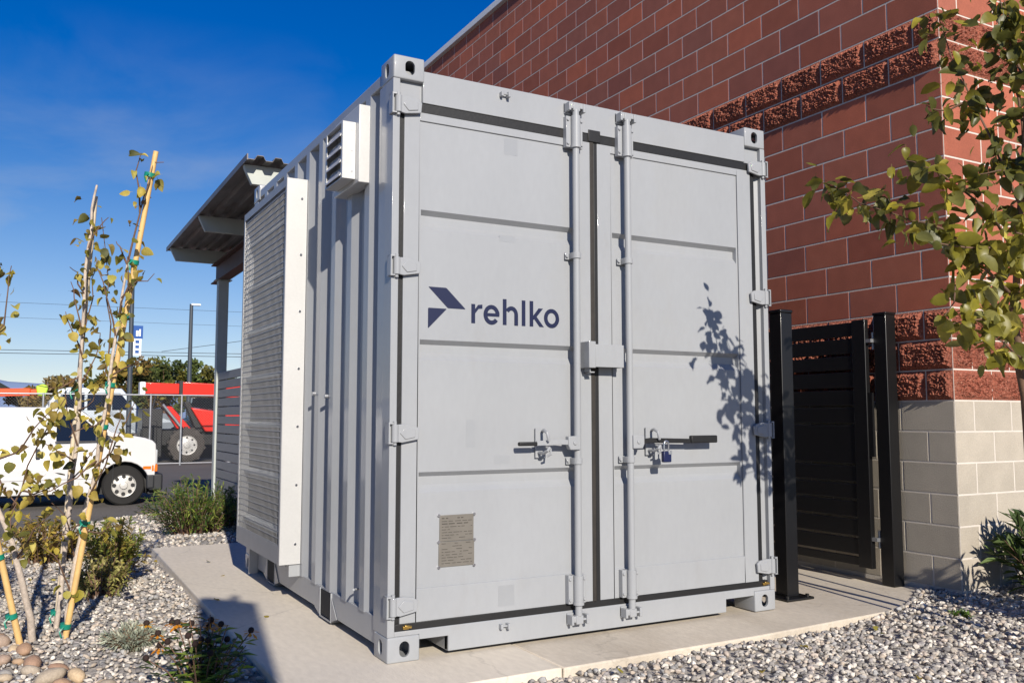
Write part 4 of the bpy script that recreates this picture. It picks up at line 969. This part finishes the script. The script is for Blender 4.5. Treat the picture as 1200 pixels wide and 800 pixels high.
def side_panel(name, pts, mt, par, off=.006, y0=VY, ins=inset):
    n = len(pts); b = MB().add([(x, y0 + ins(z) - off, z) for x, z in pts] + [(x, y0 + ins(z) + .01, z) for x, z in pts], [tuple(range(n))] + [(i, (i + 1) % n, n + (i + 1) % n, n + i) for i in range(n)])
    return b.build(name, mt, par)
side_panel('door_window', [(-.98, .725), (-.30, .725), (-.27, .83), (-.66, 1.19), (-.98, 1.19)], M['glass'], van)
side_panel('quarter_window', [(-.26, .735), (-.12, .735), (-.16, .80), (-.24, .86)], M['glass'], van)
MB().add([(-.15, VY + .16, .885), (-.15, VY + VW - .16, .885), (-.6, VY + VW - .24, 1.25), (-.6, VY + .24, 1.25)], [(0, 1, 2, 3)]).build('windscreen', M['glass'], van)
side_panel('door_seam', [(-1.06, -.1), (-1.052, -.1), (-1.052, 1.22), (-1.06, 1.22)], M['bumper'], van, off=.004)
side_panel('door_seam', [(-2.36, -.1), (-2.352, -.1), (-2.352, 1.22), (-2.36, 1.22)], M['bumper'], van, off=.004)
side_panel('door_handle', [(-1.28, .44), (-1.22, .44), (-1.22, .60), (-1.28, .60)], M['bumper'], van, off=.02)
side_panel('side_moulding', [(-2.9, .08), (-.36, .08), (-.36, .115), (-2.9, .115)], M['white'], van, off=.014)
side_panel('door_seam', [(-.085, -.02), (-.078, -.02), (-.078, .72), (-.085, .72)], M['bumper'], van, off=.004)
side_panel('window_trim', [(-1.0, .705), (-.10, .705), (-.10, .722), (-1.0, .722)], M['bumper'], van, off=.010)
side_panel('side_marker', [(.40, .22), (.53, .22), (.53, .27), (.40, .27)], M['amber'], van, off=.008)
side_panel('door_handle', [(-.98, .50), (-.84, .50), (-.84, .55), (-.98, .55)], M['bumper'], van, off=.02)
mr_ = MB().box(-.36, -.22, VY - .16, VY - .02, .74, .96).box(-.30, -.26, VY - .03, VY + .05, .78, .82).build('mirror', M['bumper'], van, bevel=.02)
MB().box(.50, .735, VY + .01, VY + VW - .01, -.16, .135).box(.46, .60, VY - .005, VY + .08, -.13, .13).build('bumper', M['bumper'], van, bevel=.035, seg=3)
MB().box(.50, .68, VY + .15, VY + VW - .15, -.24, -.161).build('air_dam', M['bumper'], van, bevel=.02)
MB().box(.56, .635, VY + .012, VY + .30, .30, .56).build('headlight', M['lens'], van, bevel=.02)
MB().box(.535, .64, VY + .004, VY + .14, .17, .30).build('turn_signal', M['amber'], van, bevel=.015)
MB().box(.57, .63, VY + .32, VY + VW - .32, .17, .56).build('grille', M['bumper'], van, bevel=.02)
def wheel(par, c, r, wd, tyre, rim, spokes=5, n=32):
    x, y, z = c
    w_ = MB().lathe([(r * .58, 0), (r * .92, 0), (r, .03), (r, wd - .03), (r * .92, wd), (r * .58, wd), (r * .58, 0)], (x, y, z), 'y', n, cap=False).build('wheel', tyre, par, smooth=40)
    k = MB().lathe([(r * .60, .015), (r * .56, .02), (r * .52, .06), (r * .42, .055), (r * .2, .03), (r * .17, -.005), (r * .05, -.012), (0, -.013)], (x, y, z), 'y', n, cap=False)
    k.build('rim', rim, w_, smooth=40)
    h = MB()
    for s_ in range(8):
        a = 2 * math.pi * s_ / 8; h.lathe([(.034, .0), (.034, .06)], (x + r * .43 * math.cos(a), y + .042, z + r * .43 * math.sin(a)), 'y', 10)
    h.build('rim_hole_shade', M['machdark'], w_)  # dark discs painted as the shade in the wheel's holes
    return w_
for wx in (.10, -3.35): wheel(van, (wx, VY + .03, GZ + .345), .345, .24, M['tyre'], M['rim'])
for wx in (.10, -3.35): wheel(van, (wx, VY + VW - .27, GZ + .345), .345, .24, M['tyre'], M['rim'])
for x in (-4.0, -2.4, -1.1):
    MB().box(x, x + .04, VY + .3, VY + VW - .3, 1.38, 1.42).box(x, x + .04, VY + .3, VY + .34, 1.29, 1.38).box(x, x + .04, VY + VW - .34, VY + VW - .3, 1.29, 1.38).build('roof_rack_bar', M['galv'], van)

# ------------------------------------------------------------------ chain link fence
FY = 26.3
cf = thing('chain_link_fence', (-4, FY, GZ), 'galvanised chain link fence across the back of the parking lot', 'fence')
posts = [-13, -10, -7, -4, -.95, 2.07, 3.0, 6.0]
for x in posts: MB().cyl((x, FY, GZ), (x, FY, 1.86), .032, 10).build('fence_post', M['galv'], cf, smooth=50)
MB().cyl((posts[0], FY, 1.83), (posts[-1], FY, 1.83), .025, 8).build('top_rail', M['galv'], cf, smooth=50)
MB().cyl((posts[0], FY, -.34), (posts[-1], FY, -.34), .02, 8).build('bottom_rail', M['galv'], cf, smooth=50)
wm = MB(); hgt_ = 2.12; x = posts[0] - hgt_
def strip(b, x0, z0, x1, z1, r=.0026):
    b.add([(x0, FY - r, z0), (x0, FY + r, z0), (x0 + 2 * r, FY, z0), (x1, FY - r, z1), (x1, FY + r, z1), (x1 + 2 * r, FY, z1)], [(0, 1, 4, 3), (1, 2, 5, 4), (2, 0, 3, 5)])
while x < posts[-1]:
    a0 = max(x, posts[0]); b0 = min(x + hgt_, posts[-1])
    strip(wm, a0, -.32 + (a0 - x), b0, -.32 + (b0 - x)); strip(wm, a0, 1.8 - (a0 - x), b0, 1.8 - (b0 - x)); x += .085
wm.build('wire_mesh', M['wire'], cf, recalc=False)['kind'] = 'stuff'

# ------------------------------------------------------------------ red telehandler behind the fence
TY = 28.1
th = thing('telehandler', (4.2, TY + 1.1, GZ), 'red telescopic handler with big grey tyres behind the chain link fence', 'construction machine')
MB().box(2.05, 7.6, TY + .55, TY + 1.65, .15, .72).build('chassis', M['machdark'], th, bevel=.03)
for x in (3.48, 6.75):
    for y in (TY - .02, TY + 1.72):
        wz = wheel(th, (x, y, GZ + .58), .58, .42, M['dustytyre'], M['rim'])
        lugs = MB()
        for k in range(18):
            a = 2 * math.pi * k / 18
            lugs.box(x - .05, x + .05, y + (.0 if k % 2 else .2), y + (.22 if k % 2 else .42), GZ + 1.14, GZ + 1.20)
            for i in range(len(lugs.v) - 8, len(lugs.v)):
                px, py_, pz = lugs.v[i]; dx, dz = px - x, pz - (GZ + .58)
                lugs.v[i] = (x + dx * math.cos(a) - dz * math.sin(a), py_, GZ + .58 + dx * math.sin(a) + dz * math.cos(a))
        lugs.build('tread_lugs', M['dustytyre'], wz)
bm_ = MB().prism([(3.32, 1.88), (8.6, 1.72), (8.6, 2.14), (3.32, 2.36)], 'y', TY + .85, TY + 1.25).build('boom', M['red'], th, bevel=.02)
MB().prism([(2.2, 1.93), (3.315, 1.93), (3.315, 2.30), (2.2, 2.32)], 'y', TY + .90, TY + 1.20).build('boom_nose', M['red'], th, bevel=.02)
MB().box(3.30, 3.42, TY + .82, TY + 1.28, 1.85, 2.40).build('boom_collar', M['machdark'], th, bevel=.01)
MB().box(2.02, 2.2, TY + .8, TY + 1.3, 1.86, 2.34).build('boom_head', M['bannerwhite'], th, bevel=.03)
MB().prism([(2.72, 1.5), (3.02, 1.5), (3.78, .62), (3.28, .62)], 'y', TY + .5, TY + .82).build('front_cowl', M['red'], th, bevel=.03)
MB().prism([(3.62, 1.46), (5.4, 1.2), (5.4, .62), (4.12, .62)], 'y', TY + .3, TY + .82).build('engine_cover', M['red'], th, bevel=.04)
MB().prism([(3.42, 1.66), (3.62, 1.66), (4.10, .6), (3.86, .6)], 'y', TY + .45, TY + .85).build('cab_pillar', M['machdark'], th, bevel=.02)
MB().prism([(3.66, 1.48), (4.9, 1.32), (4.9, 1.78), (3.70, 1.82)], 'y', TY + .45, TY + .80).build('cab_glass', M['glass'], th, bevel=.02)
MB().tube([(2.72, TY + .42, 1.56), (3.46, TY + .42, .62)], .05, 10).build('hydraulic_ram', M['galv'], th, smooth=50)
MB().tube([(2.5, TY + .5, 1.86), (2.35, TY + .5, 1.2), (2.5, TY + .5, .5)], .04, 8).build('hose', M['machdark'], th, smooth=50)
MB().box(2.08, 2.72, TY + .35, TY + 1.8, -.22, 1.42).box(2.3, 2.55, TY + .3, TY + .35, .2, 1.0).build('fork_carriage', M['machdark'], th, bevel=.03)
MB().box(.75, 2.05, TY + .6, TY + .74, -.28, -.2).box(.75, 2.05, TY + 1.4, TY + 1.54, -.28, -.2).build('fork', M['machdark'], th)

# ------------------------------------------------------------------ parked cars on the street behind
def car(name, x0, y, z0, ln, ht, mt, label):
    s_ = ln / 4.8; h = ht / 1.8
    c = thing(name, (x0 + ln / 2, y + .9, z0), label, 'car', 'cars parked behind the fence')
    pts = [(0, .35), (.03, .95), (.25, 1.05), (.75, 1.72), (1.1, 1.8), (2.9, 1.78), (3.55, 1.10), (4.55, .95), (4.8, .7), (4.8, .32)]
    S_ = [(x0 + a * s_, z0 + b * h) for a, b in pts] + [(x0 + (4.25) * s_, z0 + .3)] + arch(x0 + 3.85 * s_, z0 + .36, .38) + arch(x0 + .95 * s_, z0 + .36, .38) + [(x0 + .4 * s_, z0 + .3)]
    ins = lambda z: max(0, z - z0 - 1.0 * h) * .25
    loft('body', S_, y, 1.85, ins, mt, c, bevel=.03)
    for w0, w1 in ((.72, 1.62), (1.72, 2.48), (2.56, 3.2)):
        side_panel('window', [(x0 + w0 * s_, z0 + 1.1 * h), (x0 + (w1 + (.12 if w1 > 3 else 0)) * s_, z0 + 1.1 * h), (x0 + (w1 - (.35 if w1 > 3 else 0)) * s_, z0 + 1.62 * h), (x0 + (w0 + (.22 if w0 < 1 else 0)) * s_, z0 + 1.62 * h)], M['glass'], c, y0=y, ins=ins, off=.012)
    for wx in (.95, 3.85): wheel(c, (x0 + wx * s_, y + .02, z0 + .36), .36, .22, M['tyre'], M['rim'], n=20)
    return c
car('parked_car', -1.1, 33.2, .12, 4.9, 2.14, M['silvercar'], 'silver sport utility vehicle with dark windows behind the fence')
car('parked_car', 4.3, 33.6, .12, 4.7, 1.7, M['navycar'], 'dark parked car partly hidden behind the red machine')
car('parked_car', -7.0, 33.4, .12, 4.9, 1.9, M['navycar'], 'dark parked car behind the fence at the far left')
# orange boom lift
bl2 = thing('boom_lift', (-4.5, 35.2, .1), 'orange boom lift with a lime cover on its tip beyond the van', 'construction machine')
MB().prism([(-7.5, 1.72), (-1.25, 1.95), (-1.25, 2.24), (-7.5, 2.08)], 'y', 35.1, 35.4).build('boom', M['orange'], bl2, bevel=.02)
MB().box(-1.24, -1.02, 35.05, 35.45, 1.98, 2.2).build('boom_tip', M['orange'], bl2, bevel=.02)
MB().prism([(-1.0, 1.96), (-.72, 1.92), (-.62, 2.3), (-.8, 2.42), (-1.06, 2.34)], 'y', 35.0, 35.5).build('tip_cover', M['lime'], bl2, bevel=.05)
MB().box(-6.2, -3.2, 34.6, 35.9, .5, 1.3).build('chassis', M['orange'], bl2, bevel=.05)
for x in (-5.7, -3.7): wheel(bl2, (x, 34.5, .52), .4, .3, M['tyre'], M['rim'], n=20)

# ------------------------------------------------------------------ poles, banner, wires
lp = thing('light_pole', (5.85, 43.2, .1), 'tall slim lot light pole with one lamp head', 'light pole')
MB().tube([(5.85, 43.2, 0), (5.85, 43.2, 6.85)], [.13, .09], 10).build('pole', M['polegrey'], lp, smooth=50)
MB().box(5.83, 6.3, 43.1, 43.3, 6.78, 6.88).build('lamp_head', M['lampglass'], lp, bevel=.03)
bn = thing('banner_pole', (1.63, 28.4, GZ), 'grey street pole with a small blue and white banner', 'pole')
MB().tube([(1.66, 28.45, GZ), (1.61, 28.45, 6.4)], [.09, .07], 10).build('pole', M['polegrey'], bn, smooth=50)
MB().box(1.70, 2.0, 28.43, 28.45, 3.78, 4.22).build('banner', M['banner'], bn)
MB().box(1.70, 1.96, 28.43, 28.45, 3.2, 3.775).build('banner_lower', M['bannerwhite'], bn)
mk = MB()
for k in range(3): mk.box(1.77, 1.89, 28.425, 28.432, 3.28 + k * .17, 3.38 + k * .17)
mk.build('banner_marks', M['banner'], bn)
MB().box(1.78, 1.86, 28.424, 28.431, 3.86, 4.05).box(1.88, 1.93, 28.424, 28.431, 3.86, 4.1).build('banner_marks', M['bannerwhite'], bn)
def wire(x0, y0, z0, x1, y1, z1, sag, r, label):
    pts = [(x0 + (x1 - x0) * t, y0 + (y1 - y0) * t, z0 + (z1 - z0) * t - sag * 4 * t * (1 - t)) for t in [k / 16 for k in range(17)]]
    tag(MB().tube(pts, r, 5).build('power_line', M['cable'], smooth=60), label, 'cable', 'overhead cables')
wire(-70, 85, 5.9, 70, 45, 5.55, .25, .022, 'lower of the two close dark overhead cables above the far trees')
wire(-70, 85, 6.15, 70, 45, 5.75, .25, .02, 'upper of the two close dark overhead cables above the far trees')
wire(-70, 100, 12.5, 90, 60, 10.2, .6, .014, 'highest faint overhead cable crossing the sky on the left')
wire(-70, 100, 11.2, 90, 60, 8.9, .6, .012, 'second highest faint overhead cable crossing the sky on the left')
wire(6.0, 55, 5.2, 30, 40, 9.4, .2, .016, 'thin cable rising to the right past the light pole')

# ------------------------------------------------------------------ far trees, house, mountain
FC = {'a': ['5a5a2a', '4a5226', '7c6a2c', '6a5424'], 'b': ['4c5828', '5c6830', '3c4820', '6e6a30'], 'c': ['7a6a3c', '8a7a50', '9a7a44']}
def far_tree(x, y, h, rad, pal, n, label, leaf=.16):
    t = thing('street_tree', (x, y, GZ), label, 'tree', 'trees beyond the lot')
    tb = MB().tube([(x, y, GZ), (x + .1, y, GZ + h * .4), (x, y, GZ + h * .75)], [.2, .15, .05], 8)
    for k in range(7):
        a = 6.283 * k / 7; tb.tube([(x, y, GZ + h * .35), (x + rad * .6 * math.cos(a), y + rad * .6 * math.sin(a), GZ + h * random.uniform(.6, .85))], [.08, .02], 5)
    tb.build('trunk', M['bark2'], t, smooth=60)
    b = MB(); cl = [lin(q) for q in FC[pal]]
    clumps = [(Vector((random.gauss(0, .45), random.gauss(0, .45), random.uniform(-.75, .95))), random.uniform(.22, .42)) for _ in range(26)]
    for cpos, cr_ in clumps:
        c0 = Vector((x + cpos.x * rad, y + cpos.y * rad, GZ + h * .62 + cpos.z * h * .36)); cc = random.choice(cl)
        for k in range(n // 26):
            d = Vector([random.gauss(0, 1) for _ in range(3)]); d = d.normalized() * random.random() ** .4 * cr_ * rad
            p = c0 + d; u = Vector([random.gauss(0, 1) for _ in range(3)]).normalized() * leaf; v = u.orthogonal().normalized() * leaf * .6
            k2 = random.uniform(.7, 1.3); b.col = (cc[0] * k2, cc[1] * k2, cc[2] * k2, 1)
            b.add([p - u, p - v, p + u, p + v], [(0, 1, 2, 3)])
    b.build('crown', M['foliage'], t, recalc=False)
for x, y, h, rd, pal, lb_ in ((3.7, 60, 4.6, 1.5, 'a', 'brown-green autumn tree left of the banner pole'), (5.2, 58, 5.1, 1.7, 'a', 'olive autumn tree right behind the banner pole'),
        (6.9, 60, 5.5, 1.7, 'b', 'fullest green tree left of the light pole'), (8.5, 58, 5.2, 1.5, 'b', 'green tree right behind the light pole'), (10.2, 57, 4.4, 1.4, 'a', 'low brown tree nearest the canopy post'),
        (.6, 62, 4.0, 1.3, 'c', 'bare-looking tan tree in the gap above the silver vehicle'), (-1.0, 70, 3.6, 1.2, 'c', 'small tan tree beside the distant house'), (13, 58, 4.6, 1.6, 'b', 'green tree hidden behind the grey fence')):
    far_tree(x, y, h, rd, pal, 2600, lb_)
ho = thing('house', (-9, 70, GZ), 'distant low house with a dark hipped roof at the left edge', 'house')
MB().box(-17, -3.6, 64, 75, GZ, 2.9).build('wall', M['housewall'], ho)
MB().add([(-17.6, 63.4, 2.9), (-2.0, 63.4, 2.9), (-2.0, 75.6, 2.9), (-17.6, 75.6, 2.9), (-12.5, 69.5, 6.0), (-7, 69.5, 6.0)], [(0, 1, 5, 4), (1, 2, 5), (2, 3, 4, 5), (3, 0, 4), (3, 2, 1, 0)]).build('roof', M['rooftile'], ho)
for x in (-15, -12, -8): MB().box(x, x + 1.2, 63.95, 64.02, 1.0, 2.1).build('window', M['glass'], ho)
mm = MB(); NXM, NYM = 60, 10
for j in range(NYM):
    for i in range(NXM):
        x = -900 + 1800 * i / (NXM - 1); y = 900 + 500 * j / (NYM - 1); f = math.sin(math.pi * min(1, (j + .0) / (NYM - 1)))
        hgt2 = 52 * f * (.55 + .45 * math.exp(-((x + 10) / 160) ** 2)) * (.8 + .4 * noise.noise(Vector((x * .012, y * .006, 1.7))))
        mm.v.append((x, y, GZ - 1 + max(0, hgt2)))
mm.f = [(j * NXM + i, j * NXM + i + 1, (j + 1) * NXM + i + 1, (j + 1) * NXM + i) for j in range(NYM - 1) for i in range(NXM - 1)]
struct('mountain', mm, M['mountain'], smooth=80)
